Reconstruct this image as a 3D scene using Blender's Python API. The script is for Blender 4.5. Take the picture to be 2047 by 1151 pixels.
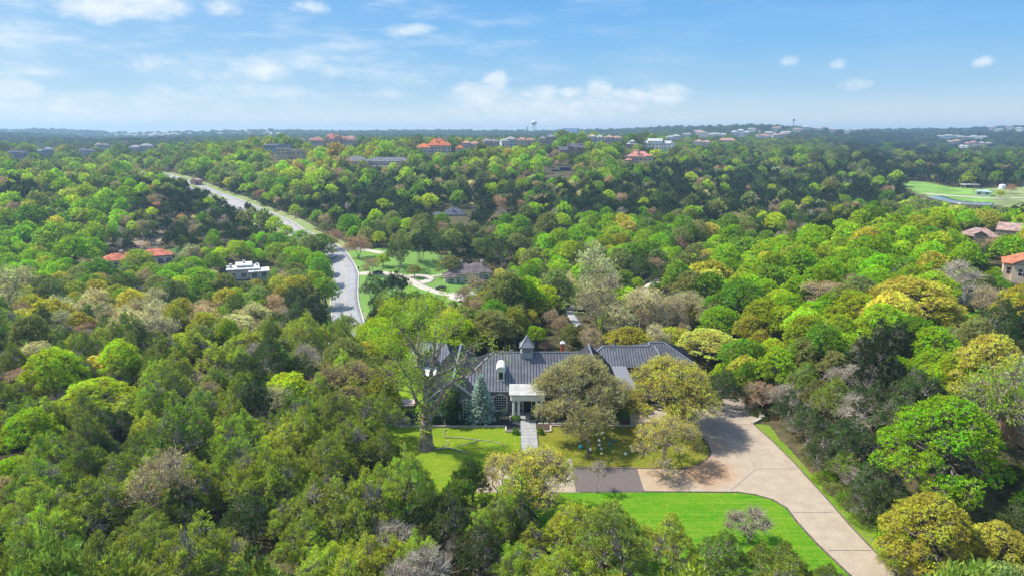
import bpy, math, random
import numpy as np
from mathutils import Vector
from mathutils.geometry import tessellate_polygon
for _o in list(bpy.data.objects): bpy.data.objects.remove(_o)
S = bpy.context.scene
COL = S.collection
R = math.radians
# ------------------------------------------------------------------ camera
CH, PITCH, FPX = 48.0, R(12.7), 24/36*2047
cam = bpy.data.cameras.new('camera'); cam.lens = 24; cam.sensor_width = 36; cam.clip_end = 30000; cam.clip_start = 0.5
co = bpy.data.objects.new('camera', cam); COL.objects.link(co)
co.location = (0, 0, CH); co.rotation_euler = (R(90)-PITCH, 0, 0)
S.camera = co
# ------------------------------------------------------------------ exposure
S.view_settings.view_transform = 'Standard'; S.view_settings.look = 'None'
S.view_settings.gamma = 1; S.view_settings.exposure = 1.15
S.render.engine = 'CYCLES'
cy = S.cycles
cy.max_bounces = 7; cy.diffuse_bounces = 4; cy.glossy_bounces = 2; cy.transmission_bounces = 4; cy.transparent_max_bounces = 4; cy.volume_bounces = 0
cy.use_adaptive_sampling = True; cy.adaptive_threshold = 0.01
cy.denoising_prefilter = 'NONE'
# ------------------------------------------------------------------ sun
SUN_AZ, SUN_EL = R(-72), R(52)      # azimuth measured from +Y towards +X: the sun stands on the left, a little behind the scene
sd = Vector((math.sin(SUN_AZ)*math.cos(SUN_EL), math.cos(SUN_AZ)*math.cos(SUN_EL), math.sin(SUN_EL)))
sl = bpy.data.lights.new('sun', 'SUN'); sl.energy = 3.1; sl.angle = R(1.6); sl.color = (1.0, 0.95, 0.86)
so = bpy.data.objects.new('sun', sl); COL.objects.link(so); so.rotation_euler = (-sd).to_track_quat('-Z', 'Y').to_euler()
so.location = (0, 0, 300)
# ------------------------------------------------------------------ node helpers
def N(nt, typ, **kw):
    n = nt.nodes.new(typ)
    for k, v in kw.items():
        if k == 'ins':
            for a, b in v.items(): n.inputs[a].default_value = b
        else: setattr(n, k, v)
    return n
def math_(nt, op, a, b=None, clamp=False):
    n = nt.nodes.new('ShaderNodeMath'); n.operation = op; n.use_clamp = clamp
    for i, x in enumerate((a, b)):
        if x is None: continue
        if isinstance(x, (int, float)): n.inputs[i].default_value = x
        else: nt.links.new(x, n.inputs[i])
    return n.outputs[0]
def mixc(nt, fac, a, b, mode='MIX'):
    n = nt.nodes.new('ShaderNodeMix'); n.data_type = 'RGBA'; n.blend_type = mode
    for i, x in ((0, fac), (6, a), (7, b)):
        if isinstance(x, (int, float)): n.inputs[i].default_value = x
        elif isinstance(x, tuple): n.inputs[i].default_value = (*x[:3], 1)
        else: nt.links.new(x, n.inputs[i])
    return n.outputs[2]
def smooth(nt, x, lo, hi, a=0.0, b=1.0):
    n = nt.nodes.new('ShaderNodeMapRange'); n.interpolation_type = 'SMOOTHSTEP'
    nt.links.new(x, n.inputs[0])
    for i, v in ((1, lo), (2, hi), (3, a), (4, b)): n.inputs[i].default_value = v
    return n.outputs[0]
# ------------------------------------------------------------------ sky and clouds (by direction)
def px_dir(u, v):
    a = math.atan((575.5-v)/FPX); el = a-PITCH
    x = (u-1023.5); zc = FPX; yv = (575.5-v)
    d = Vector((x, zc*math.cos(PITCH)+yv*math.sin(PITCH), -zc*math.sin(PITCH)+yv*math.cos(PITCH)))
    return d.normalized()
W = bpy.data.worlds.new('World'); S.world = W; W.use_nodes = True
nt = W.node_tree; nt.nodes.clear()
sky = N(nt, 'ShaderNodeTexSky', sky_type='NISHITA', sun_disc=False, sun_elevation=SUN_EL, sun_rotation=SUN_AZ, altitude=300, air_density=1.0, dust_density=0.6, ozone_density=2.2)
bg = N(nt, 'ShaderNodeBackground', ins={'Strength': 0.15})
out = N(nt, 'ShaderNodeOutputWorld'); nt.links.new(bg.outputs[0], out.inputs[0])
tc = N(nt, 'ShaderNodeTexCoord'); sep = N(nt, 'ShaderNodeSeparateXYZ'); nt.links.new(tc.outputs['Generated'], sep.inputs[0])
azn = math_(nt, 'ARCTAN2', sep.outputs[0], sep.outputs[1]); eln = math_(nt, 'ARCSINE', sep.outputs[2])
comb = N(nt, 'ShaderNodeCombineXYZ'); nt.links.new(azn, comb.inputs[0]); nt.links.new(eln, comb.inputs[1])
warp = N(nt, 'ShaderNodeTexNoise', ins={'Scale': 14.0, 'Detail': 5.0, 'Roughness': .6}); nt.links.new(comb.outputs[0], warp.inputs['Vector'])
w2 = N(nt, 'ShaderNodeVectorMath', operation='MULTIPLY_ADD'); nt.links.new(warp.outputs['Color'], w2.inputs[0]); w2.inputs[1].default_value = (.06, .022, 0)
w3 = N(nt, 'ShaderNodeVectorMath', operation='SUBTRACT'); nt.links.new(comb.outputs[0], w3.inputs[0]); w3.inputs[1].default_value = (.03, .011, 0)
nt.links.new(w3.outputs[0], w2.inputs[2])
CL = [(225,14,120,34,1.0),(150,225,260,36,.7),(520,235,200,22,.5),(1080,220,250,44,.8),(960,205,70,30,.8),(1240,205,90,26,.75),(520,235,240,18,.35),(325,12,70,22,.8),(430,12,46,20,.8),(622,14,38,16,.75),(822,60,60,20,.75),(340,135,80,30,.55),(400,122,60,14,.5),(510,140,120,36,.75),(600,122,70,28,.75),(660,140,50,22,.5),
      (30,180,55,26,.95),(85,144,40,12,.5),(130,200,150,24,.55),(330,185,60,16,.6),(480,210,70,18,.5),(680,95,22,26,.5),(770,188,100,12,.55),(845,165,50,14,.5),
      (990,165,34,30,.85),(960,188,90,26,.8),(1080,190,60,22,.8),(1145,185,26,18,.8),(1190,178,40,28,.9),(1250,192,90,20,.9),(1330,188,60,28,.95),(1020,225,120,26,.6),(1150,215,80,26,.6),(1360,235,90,20,.4),
      (1578,126,30,14,.55),(1672,125,20,14,.6),(1715,168,42,16,.65),(1966,125,24,13,.6),(200,215,260,20,.35),(640,170,90,14,.3),(1450,200,70,12,.2),(250,95,90,10,.25)]
acc = None
for (u, v, su, sv, amp) in CL:
    d = px_dir(u, v); az, el = math.atan2(d.x, d.y), math.asin(d.z)
    s_ = N(nt, 'ShaderNodeVectorMath', operation='SUBTRACT'); nt.links.new(w2.outputs[0], s_.inputs[0]); s_.inputs[1].default_value = (az, el, 0)
    m_ = N(nt, 'ShaderNodeVectorMath', operation='MULTIPLY'); nt.links.new(s_.outputs[0], m_.inputs[0]); m_.inputs[1].default_value = (FPX/su, FPX/sv, 0)
    l_ = N(nt, 'ShaderNodeVectorMath', operation='LENGTH'); nt.links.new(m_.outputs[0], l_.inputs[0])
    b_ = smooth(nt, l_.outputs['Value'], 0.15, 1.25, amp, 0.0)
    acc = b_ if acc is None else math_(nt, 'MAXIMUM', acc, b_)
mp = N(nt, 'ShaderNodeMapping'); mp.inputs['Scale'].default_value = (1, 2.0, 1); nt.links.new(comb.outputs[0], mp.inputs[0])
cn = N(nt, 'ShaderNodeTexNoise', ins={'Scale': 26.0, 'Detail': 9.0, 'Roughness': .62, 'Distortion': .3}); nt.links.new(mp.outputs[0], cn.inputs['Vector'])
dens = math_(nt, 'ADD', acc, math_(nt, 'MULTIPLY', math_(nt, 'SUBTRACT', cn.outputs[0], 0.5), 1.5))
dens = math_(nt, 'MULTIPLY', math_(nt, 'MULTIPLY', smooth(nt, dens, 0.10, 1.2), .92), smooth(nt, acc, 0.02, .3), True)
wisp = N(nt, 'ShaderNodeTexNoise', ins={'Scale': 7.0, 'Detail': 7.0, 'Roughness': .6}); mp2 = N(nt, 'ShaderNodeMapping'); mp2.inputs['Scale'].default_value = (1, 4.5, 1)
nt.links.new(comb.outputs[0], mp2.inputs[0]); nt.links.new(mp2.outputs[0], wisp.inputs['Vector'])
wl = math_(nt, 'MULTIPLY', smooth(nt, wisp.outputs[0], .44, .72), smooth(nt, azn, .45, -.5, .05, .62))
dens = math_(nt, 'MAXIMUM', dens, wl)
ramp = N(nt, 'ShaderNodeValToRGB'); nt.links.new(math_(nt, 'MULTIPLY', eln, 1/R(20), True), ramp.inputs[0])
E_ = ramp.color_ramp.elements
for i_, (deg, c_) in enumerate([(0.2, (.88, .92, .88)), (1.2, (.76, .86, .88)), (3.4, (.42, .67, .88)), (6.5, (.25, .55, .90)), (10.5, (.16, .45, .88)), (20, (.15, .40, .84))]):
    e_ = E_[i_] if i_ < 2 else E_.new(0.999)
    e_.position = deg/20
    e_.color = (*c_, 1)
sc_ = N(nt, 'ShaderNodeVectorMath', operation='SCALE', ins={'Scale': 1/.333}); nt.links.new(ramp.outputs[0], sc_.inputs[0])
tone = mixc(nt, smooth(nt, eln, R(14), R(28)), sc_.outputs[0], sky.outputs[0])
# thin bright veil low over the hills, as in the clear sky of the place
veil = smooth(nt, azn, .1, -.75, 0.0, 0.22)
tone = mixc(nt, veil, tone, (2.4, 2.9, 3.1))
cs = N(nt, 'ShaderNodeTexNoise', ins={'Scale': 40.0, 'Detail': 5.0}); nt.links.new(mp.outputs[0], cs.inputs['Vector'])
ccol = mixc(nt, smooth(nt, cs.outputs[0], .35, .65), (2.6, 2.85, 3.0), (3.05, 3.15, 3.2))
skyc = mixc(nt, dens, tone, ccol)
nt.links.new(skyc, bg.inputs[0])
# ------------------------------------------------------------------ scene helpers
def tag(o, label=None, cat=None, group=None, kind=None):
    if label: o['label'] = label
    if cat: o['category'] = cat
    if group: o['group'] = group
    if kind: o['kind'] = kind
    return o
def empty(name, loc, label, cat, group=None, rz=0):
    o = bpy.data.objects.new(name, None); COL.objects.link(o); o.location = loc; o.rotation_euler = (0, 0, rz); o.empty_display_size = .5
    return tag(o, label, cat, group)
def mesh_np(name, v, f, mats, midx=None, rnd=None, smooth_=False):
    """v (n,3); f list of arrays, each (m,k)"""
    me = bpy.data.meshes.new(name)
    fs = [a for a in (f if isinstance(f, list) else [f]) if len(a)]
    nl = sum(a.size for a in fs); nf = sum(len(a) for a in fs)
    me.vertices.add(len(v)); me.vertices.foreach_set('co', np.asarray(v, np.float32).ravel())
    me.loops.add(nl); me.loops.foreach_set('vertex_index', np.concatenate([a.ravel() for a in fs]).astype(np.int32))
    tot = np.concatenate([np.full(len(a), a.shape[1]) for a in fs]).astype(np.int32)
    st = np.concatenate([[0], np.cumsum(tot)[:-1]]).astype(np.int32)
    me.polygons.add(nf); me.polygons.foreach_set('loop_start', st); me.polygons.foreach_set('loop_total', tot)
    for m in mats: me.materials.append(m)
    if midx is not None: me.polygons.foreach_set('material_index', np.asarray(midx, np.int32))
    if smooth_: me.polygons.foreach_set('use_smooth', np.ones(nf, bool))
    if rnd is not None:
        at = me.attributes.new('rnd', 'FLOAT', 'FACE'); at.data.foreach_set('value', np.asarray(rnd, np.float32))
    me.update(calc_edges=True)
    return me
def link(name, me, parent=None, loc=None):
    o = bpy.data.objects.new(name, me); COL.objects.link(o)
    if parent is not None: o.parent = parent
    if loc is not None: o.location = loc
    return o
class MB:
    def __init__(s, org=(0, 0, 0)): s.v = []; s.f = []; s.o = Vector(org); s.alt = []
    def poly(s, pts):
        b = len(s.v); s.v += [Vector(p)-s.o for p in pts]; s.f.append(tuple(range(b, b+len(pts)))); return s
    def box(s, x0, x1, y0, y1, z0, z1):
        b = len(s.v)
        for z in (z0, z1):
            for (x, y) in ((x0, y0), (x1, y0), (x1, y1), (x0, y1)): s.v.append(Vector((x, y, z))-s.o)
        for q in ((3, 2, 1, 0), (4, 5, 6, 7), (0, 1, 5, 4), (1, 2, 6, 5), (2, 3, 7, 6), (3, 0, 4, 7)): s.f.append(tuple(b+i for i in q))
        return s
    def slab(s, pts, t, n=None):
        """extrude a planar polygon by t against its normal"""
        pts = [Vector(p) for p in pts]
        if n is None:
            n = (pts[1]-pts[0]).cross(pts[2]-pts[0]).normalized()
            if n.z < -1e-6: pts.reverse(); n = -n
        n = Vector(n)
        b = len(s.v); k = len(pts); s.v += [p-s.o for p in pts]+[p-n*t-s.o for p in pts]
        s.f.append(tuple(range(b, b+k))); s.f.append(tuple(range(b+2*k-1, b+k-1, -1)))
        for i in range(k):
            j = (i+1) % k; s.f.append((b+i, b+k+i, b+k+j, b+j))
        return s
    def tube(s, a, b_, r0, r1=None, n=8, cap=True):
        a, b_ = Vector(a), Vector(b_); r1 = r0 if r1 is None else r1
        d = (b_-a).normalized(); t = Vector((0, 0, 1)) if abs(d.z) < .9 else Vector((1, 0, 0))
        x = d.cross(t).normalized(); y = d.cross(x); b = len(s.v)
        for (p, r) in ((a, r0), (b_, r1)):
            for i in range(n):
                q = 2*math.pi*i/n; s.v.append(p+x*math.cos(q)*r+y*math.sin(q)*r-s.o)
        for i in range(n):
            j = (i+1) % n; s.f.append((b+i, b+n+i, b+n+j, b+j))
        if cap: s.f.append(tuple(range(b, b+n))); s.f.append(tuple(range(b+2*n-1, b+n-1, -1)))
        return s
    def bar(s, a, b_, w, h):
        """box beam from a to b_, w wide and h tall"""
        a, b_ = Vector(a), Vector(b_); d = (b_-a).normalized()
        x = d.cross(Vector((0, 0, 1)))
        x = Vector((1, 0, 0)) if x.length < 1e-4 else x.normalized()
        y = x.cross(d); b = len(s.v)
        for p in (a, b_):
            for (i, j) in ((-1, -1), (1, -1), (1, 1), (-1, 1)): s.v.append(p+x*i*w/2+y*j*h/2-s.o)
        for q in ((3, 2, 1, 0), (4, 5, 6, 7), (0, 1, 5, 4), (1, 2, 6, 5), (2, 3, 7, 6), (3, 0, 4, 7)): s.f.append(tuple(b+i for i in q))
        return s
    def seams(s, pts, sp=.55, w=.085, h=.09):
        """standing seams on a planar roof polygon, running up the slope"""
        pts = [Vector(p) for p in pts]
        n = (pts[1]-pts[0]).cross(pts[2]-pts[0]).normalized()
        if n.z < 0: n = -n
        hz = Vector((0, 0, 1)).cross(n).normalized(); up = n.cross(hz)
        c = [((p-pts[0]).dot(hz), (p-pts[0]).dot(up)) for p in pts]
        lo, hi = min(a for a, _ in c), max(a for a, _ in c); x = lo+sp*.6
        while x < hi-.05:
            ys = []
            for i in range(len(c)):
                (x0, y0), (x1, y1) = c[i], c[(i+1) % len(c)]
                if (x0-x)*(x1-x) < 0: ys.append(y0+(y1-y0)*(x-x0)/(x1-x0))
            if len(ys) >= 2 and max(ys)-min(ys) > .2:
                a = pts[0]+hz*x+up*min(ys)+n*(h/2); b = pts[0]+hz*x+up*max(ys)+n*(h/2)
                n0 = len(s.f); s.bar(a, b, w, h); s.alt += range(n0, len(s.f))
            x += sp
        return s
    def build(s, name, mat, parent=None, label=None, cat=None, group=None, kind=None, sm=False, loc=None):
        me = bpy.data.meshes.new(name); me.from_pydata([tuple(v) for v in s.v], [], s.f)
        me.materials.append(mat)
        if s.alt:
            me.materials.append(M['seamdark'])
            for i in s.alt: me.polygons[i].material_index = 1
        if sm: me.polygons.foreach_set('use_smooth', [True]*len(me.polygons))
        o = link(name, me, parent, loc)
        return tag(o, label, cat, group, kind)
# ------------------------------------------------------------------ materials
def mat(name, col, rough=.8, var=.15, vs=2.0, bump=0.0, bs=20.0, col2=None, metal=0.0, spec=.3, detail=6):
    m = bpy.data.materials.new(name); m.use_nodes = True; nt = m.node_tree
    b = nt.nodes['Principled BSDF']; b.inputs['Roughness'].default_value = rough; b.inputs['Metallic'].default_value = metal
    b.inputs['Specular IOR Level'].default_value = spec
    tc = N(nt, 'ShaderNodeTexCoord')
    n = N(nt, 'ShaderNodeTexNoise', ins={'Scale': vs, 'Detail': float(detail), 'Roughness': .6}); nt.links.new(tc.outputs['Object'], n.inputs['Vector'])
    c2 = col2 or tuple(max(0, c*(1-var*2)) for c in col)
    c1 = col if col2 else tuple(min(1, c*(1+var)) for c in col)
    c = mixc(nt, smooth(nt, n.outputs[0], .32, .68), c1, c2)
    nt.links.new(c, b.inputs['Base Color'])
    if bump:
        n2 = N(nt, 'ShaderNodeTexNoise', ins={'Scale': bs, 'Detail': 5.0}); nt.links.new(tc.outputs['Object'], n2.inputs['Vector'])
        bp = N(nt, 'ShaderNodeBump', ins={'Strength': bump, 'Distance': .05}); nt.links.new(n2.outputs[0], bp.inputs['Height']); nt.links.new(bp.outputs[0], b.inputs['Normal'])
    return m
M = {}
M['seamdark'] = mat('dark seam', (.06, .061, .068), .5, .05, 1, metal=.2)
M['roof'] = mat('dark standing seam metal', (.16, .162, .175), .5, .16, .35, metal=.25, spec=.5)
M['seam'] = mat('metal ridge cap', (.22, .23, .25), .45, .05, 1, metal=.2)
M['wallgrey'] = mat('painted charcoal brick', (.20, .20, .208), .85, .12, 3, .5, 30)
M['cream'] = mat('cream painted stone', (.72, .68, .58), .7, .06, 2, .2, 30)
M['white'] = mat('white painted trim', (.78, .77, .74), .6, .04, 2)
M['glass'] = mat('window glass', (.055, .09, .10), .08, .3, .8, spec=.9)
M['farglass'] = mat('distant window glass', (.13, .14, .15), .3, .2, .5, spec=.6)
M['darkglass'] = mat('dark window glass', (.015, .02, .03), .08, .3, .8, spec=.8)
M['door'] = mat('navy front door', (.012, .016, .03), .4, .1, 2)
M['brick'] = mat('orange brick', (.5, .14, .06), .9, .2, 4, .4, 30)
M['concrete'] = mat('concrete', (.42, .38, .31), .85, .08, .6, .15, 40)
M['stone'] = mat('pale limestone', (.5, .45, .36), .9, .15, 2, .4, 12)
M['graybed'] = mat('dark crushed gravel', (.05, .052, .06), .95, .3, 6, .8, 60)
M['black'] = mat('black metal', (.02, .02, .022), .5, .1, 3)
M['barksun'] = mat('sun bleached juniper bark', (.36, .31, .25), .95, .25, 3, .6, 14)
M['barklight'] = mat('light grey brown bark', (.27, .24, .18), .95, .25, 3, .6, 14)
M['bark'] = mat('grey brown bark', (.22, .18, .145), .95, .25, 3, .6, 14)
M['barkpale'] = mat('pale mottled bark', (.40, .31, .24), .9, .28, 1.2, .5, 10, col2=(.17, .13, .10))
M['barkgrey'] = mat('silver grey dead wood', (.52, .45, .35), .95, .2, 3, .4, 14)
M['barktan'] = mat('tan twig wood', (.42, .35, .26), .95, .2, 3, .4, 14)
M['asphalt'] = mat('worn asphalt', (.31, .305, .305), .9, .08, .25, .2, 30)
M['yellow'] = mat('faded yellow paint', (.44, .38, .26), .8, .1, 3)
M['kerb'] = mat('pale concrete kerb', (.55, .51, .44), .85, .1, 1)
M['water'] = mat('grey green pond water', (.20, .22, .19), .12, .12, .05, spec=.8)
M['wood'] = mat('weathered timber', (.33, .22, .15), .85, .2, 3, .3, 12)
M['carwhite'] = mat('white car paint', (.75, .76, .78), .25, .03, 1, spec=.6)
M['carblack'] = mat('black car paint', (.02, .02, .025), .2, .03, 1, spec=.7)
M['tyre'] = mat('tyre rubber', (.02, .02, .02), .9, .1, 3)
def foliage(name, trans=.42):
    m = bpy.data.materials.new(name); m.use_nodes = True; nt = m.node_tree; nt.nodes.clear()
    at = N(nt, 'ShaderNodeAttribute', attribute_type='INSTANCER', attribute_name='tint')
    rn = N(nt, 'ShaderNodeAttribute', attribute_type='GEOMETRY', attribute_name='rnd')
    tc = N(nt, 'ShaderNodeTexCoord'); n = N(nt, 'ShaderNodeTexNoise', ins={'Scale': .55, 'Detail': 3.0}); nt.links.new(tc.outputs['Object'], n.inputs['Vector'])
    k = math_(nt, 'MULTIPLY_ADD', rn.outputs['Fac'], 1.05); nt.nodes[-1].inputs[2].default_value = .48
    hsv = N(nt, 'ShaderNodeHueSaturation'); nt.links.new(at.outputs['Color'], hsv.inputs['Color'])
    nt.links.new(math_(nt, 'ADD', math_(nt, 'MULTIPLY', math_(nt, 'SUBTRACT', n.outputs[0], .5), .16), .5), hsv.inputs['Hue'])
    nt.links.new(math_(nt, 'MULTIPLY', k, smooth(nt, n.outputs[0], .3, .7, .8, 1.2)), hsv.inputs['Value'])
    hsv.inputs['Saturation'].default_value = 1.0
    nb = N(nt, 'ShaderNodeTexNoise', ins={'Scale': 1.5, 'Detail': 4.0, 'Roughness': .7}); nt.links.new(tc.outputs['Object'], nb.inputs['Vector'])
    fb = math_(nt, 'MULTIPLY', smooth(nt, nb.outputs[0], .42, .66), .36)
    dull = mixc(nt, 1.0, hsv.outputs[0], (1.12, .84, 1.15), 'MULTIPLY'); hs2 = mixc(nt, fb, hsv.outputs[0], dull)
    d = N(nt, 'ShaderNodeBsdfDiffuse'); t = N(nt, 'ShaderNodeBsdfTranslucent'); nt.links.new(hs2, d.inputs[0])
    tt = mixc(nt, 1.0, hs2, (1.05, 1.1, .6), 'MULTIPLY'); nt.links.new(tt, t.inputs[0])
    mx = N(nt, 'ShaderNodeMixShader', ins={0: trans}); nt.links.new(d.outputs[0], mx.inputs[1]); nt.links.new(t.outputs[0], mx.inputs[2])
    o = N(nt, 'ShaderNodeOutputMaterial'); nt.links.new(mx.outputs[0], o.inputs[0])
    return m
M['leaf'] = foliage('leaves')
# ------------------------------------------------------------------ terrain
# control points: photo column, photo row and distance along the ground of what the photo shows there
CP = [(1000,640,165),(1000,600,225),(1000,575,280),(1000,520,312),(1000,472,350),(1000,432,400),(1000,382,480),(1000,345,560),(1000,318,640),(1000,306,740),(1000,300,860),(1000,297,1050),(1000,287,1500),(1000,279,2200),(1000,268,3200),
 (1150,620,215),(1150,560,260),(1250,600,205),(1300,570,225),(1250,480,330),(1250,430,400),(1250,380,480),(1250,335,590),(1250,318,640),(1300,302,760),(1300,296,850),(1300,288,1300),(1300,279,1900),(1250,265,3000),(1350,262,2900),
 (690,625,236),(690,590,255),(690,560,275),(672,520,315),(600,472,370),(560,452,400),(500,437,430),(420,398,500),(345,360,590),(310,349,640),(250,338,750),
 (800,540,290),(800,500,325),(800,460,365),(760,400,460),(760,350,560),(740,337,600),(740,318,700),(740,300,900),(740,290,1300),(700,280,2000),(600,268,3100),(520,262,3300),(850,268,3100),
 (585,320,640),(560,305,760),(600,296,1000),(480,300,1050),(480,288,1600),(450,281,2200),(450,266,3400),(300,268,3600),(220,268,3800),(300,281,2400),(120,262,3900),(100,276,2300),(0,274,2300),(-100,272,2300),(200,284,2300),(100,281,3000),(0,281,3000),(100,288,1700),(0,266,3900),
 (30,340,700),(100,345,690),(200,325,830),(60,320,850),(200,310,1050),(100,300,1300),(250,300,1200),(300,290,1500),
 (200,390,440),(300,380,460),(60,400,420),(200,440,385),(300,440,390),(400,430,420),(200,490,340),(330,490,345),(450,490,340),(60,470,350),(-100,400,420),(-100,500,330),
 (270,532,312),(487,560,296),(560,540,310),(100,570,270),(0,600,240),(-120,600,240),(250,600,240),(400,600,245),(550,600,250),(150,655,200),(350,655,198),(550,660,192),(640,665,188),
 (100,705,150),(350,700,152),(550,700,152),(-100,720,145),(700,700,152),(850,700,150),
 (1400,520,275),(1400,560,230),(1400,620,190),(1400,470,330),(1400,430,400),(1420,380,540),(1420,340,700),(1420,310,900),(1450,290,1200),(1500,279,1450),(1500,261,2200),(1420,265,2300),(1420,283,1350),
 (1550,520,262),(1550,480,310),(1700,500,250),(1700,460,300),(1700,560,195),(1700,640,150),(1850,500,235),(1850,465,290),(1850,560,190),(1850,620,160),(1850,700,130),(1700,700,130),(1600,720,130),
 (1550,440,420),(1600,420,440),(1700,440,420),(1800,425,450),(1950,412,490),(1900,402,515),(1964,391,530),(1850,378,590),(1850,366,640),(2000,374,600),(2040,430,440),(2047,396,520),(1600,380,560),(1600,345,700),
 (1700,330,830),(1850,345,760),(2000,345,760),(1850,325,950),(2000,320,1000),(1700,310,1050),(1850,302,1400),(2000,300,1450),(1940,285,1800),(1700,288,1700),(1700,274,2600),(1600,261,2500),(1750,267,2800),(1850,265,2700),(1980,259,2700),(2047,257,2700),(2150,257,2700),
 (1950,478,262),(2015,468,275),(2035,568,190),(1940,612,165),(2040,700,128),(2040,820,98),(2040,900,84),(1900,900,85),(1780,900,86),(2160,900,84),(2160,600,180),(2160,480,270),(2160,400,500),(2160,320,1000),
 (100,850,108),(100,1000,83),(100,1140,68),(400,850,108),(400,1000,83),(400,1140,68),(-150,900,98),(1850,1050,78),(2000,1100,74),(1800,1000,80)]
def cp_world(u, v, D):
    d = px_dir(u, v); h = math.hypot(d.x, d.y)
    return math.atan2(d.x, d.y), D/math.cos(math.atan2(d.x, d.y)), CH+d.z/h*(D/math.cos(math.atan2(d.x, d.y)))
cps = [cp_world(*c) for c in CP]
for a in (-50, -30, -10, 10, 30, 50):
    for D in (3, 15, 35, 60): cps.append((R(a), D, 0.0))
    cps.append((R(a), 6500, 30.0)); cps.append((R(a), 5000, 30.0))
cps = np.array(cps)
FX, FY = 3.4, 2.2
cx_, cy_, cz_ = cps[:, 0]*FX, np.log(cps[:, 1])*FY, cps[:, 2]
cz_ = np.where(cps[:, 1] < 150, np.where(np.abs(cz_) < 1.5, 0, cz_), cz_)
def U(r2): return np.where(r2 > 1e-12, r2*np.log(np.maximum(r2, 1e-12)), 0)
n_ = len(cps); K = U((cx_[:, None]-cx_)**2+(cy_[:, None]-cy_)**2)+np.eye(n_)*0.02
Pm = np.stack([np.ones(n_), cx_, cy_], 1); A_ = np.zeros((n_+3, n_+3)); A_[:n_, :n_] = K; A_[:n_, n_:] = Pm; A_[n_:, :n_] = Pm.T
wts = np.linalg.solve(A_, np.concatenate([cz_, [0, 0, 0]]))
def sstep(x, a, b): t = np.clip((x-a)/(b-a), 0, 1); return t*t*(3-2*t)
def vnoise(x, y, seed):
    rs = np.random.RandomState(seed); T = rs.rand(64, 64)
    xi, yi = np.floor(x).astype(int), np.floor(y).astype(int); fx, fy = x-xi, y-yi; fx = fx*fx*(3-2*fx); fy = fy*fy*(3-2*fy)
    g = lambda i, j: T[(xi+i) % 64, (yi+j) % 64]
    return (g(0, 0)*(1-fx)+g(1, 0)*fx)*(1-fy)+(g(0, 1)*(1-fx)+g(1, 1)*fx)*fy
def Hraw(az, D):
    sh = az.shape; a = np.clip(az, R(-43), R(43)).ravel()*FX; l = np.log(np.clip(D, 3, 7000)).ravel()*FY; o = np.zeros(a.size)
    for s in range(0, a.size, 20000):
        aa, ll = a[s:s+20000], l[s:s+20000]
        o[s:s+20000] = U((aa[:, None]-cx_)**2+(ll[:, None]-cy_)**2)@wts[:n_]+wts[n_]+wts[n_+1]*aa+wts[n_+2]*ll
    z = o.reshape(sh); z = np.clip(z, -30, 95)
    z = z*(1-sstep(np.abs(az), R(55), R(95)))
    x, y = np.sin(az)*D, np.cos(az)*D
    far = sstep(D, 900, 1800)
    z = z+far*(vnoise(x/260, y/260, 1)-.5)*14*sstep(D, 900, 3000)+far*(vnoise(x/90, y/90, 2)-.5)*4
    z = z+(vnoise(x/45, y/45, 3)-.5)*1.6*sstep(D, 150, 260)
    dx = np.maximum(np.maximum(-31-x, x-43), 0); dy = np.maximum(np.maximum(40-y, y-139), 0)
    return z*sstep(np.hypot(dx, dy), 0, 16)
AZ = np.concatenate([np.arange(-180, -46, 2.0), np.arange(-46, 46.01, .25), np.arange(48, 180.1, 2.0)])
AZr = np.radians(AZ); LR = np.exp(np.arange(math.log(3), math.log(6200), .0125))
GA, GD = np.meshgrid(AZr, LR, indexing='ij'); GZ = Hraw(GA, GD)
GZ[0] = GZ[-1] = (GZ[0]+GZ[-1])/2
def Hs(x, y):
    x, y = np.asarray(x, float), np.asarray(y, float)
    az, D = np.arctan2(x, y), np.clip(np.hypot(x, y), 3.01, 6100)
    i = np.clip(np.searchsorted(AZr, az)-1, 0, len(AZr)-2); fi = (az-AZr[i])/(AZr[i+1]-AZr[i])
    q = (np.log(D)-math.log(3))/.0125; j = np.clip(q.astype(int), 0, len(LR)-2); fj = (D-LR[j])/(LR[j+1]-LR[j])
    return (GZ[i, j]*(1-fj)+GZ[i, j+1]*fj)*(1-fi)+(GZ[i+1, j]*(1-fj)+GZ[i+1, j+1]*fj)*fi
def Pt(u, v, dz=0.0):
    """where the line of sight through a point of the photo meets the ground"""
    d = px_dir(u, v); h = math.hypot(d.x, d.y); t = np.exp(np.arange(math.log(35), math.log(5200), .004))
    x, y, z = d.x/h*t, d.y/h*t, CH+d.z/h*t; g = Hs(x, y)+dz; k = int(np.argmax(z < g)) if (z < g).any() else len(t)-1
    return Vector((x[k], y[k], float(g[k])))
def PtD(u, D):
    x = (u-1023.5)/FPX*(D*math.cos(PITCH)+(CH-0)*math.sin(PITCH)); return Vector((x, D, float(Hs(x, D))))
def proj(x, y, z):
    zc = y*math.cos(PITCH)+(CH-z)*math.sin(PITCH); yc = -(CH-z)*math.cos(PITCH)+y*math.sin(PITCH)
    zc_ = np.maximum(zc, .1); return 1023.5+FPX*x/zc_, 575.5-FPX*yc/zc_, zc
def G0(u, v):
    a = PITCH+math.atan((v-575.5)/FPX); y = CH/math.tan(a); return ((u-1023.5)/FPX*(y*math.cos(PITCH)+CH*math.sin(PITCH)), y)
def inpoly(x, y, poly):
    c = np.zeros(np.shape(x), bool); n = len(poly)
    for i in range(n):
        (x0, y0), (x1, y1) = poly[i], poly[(i+1) % n]
        if y0 == y1: continue
        c ^= ((y0 > y) != (y1 > y)) & (x < (x1-x0)*(y-y0)/(y1-y0)+x0)
    return c
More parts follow.
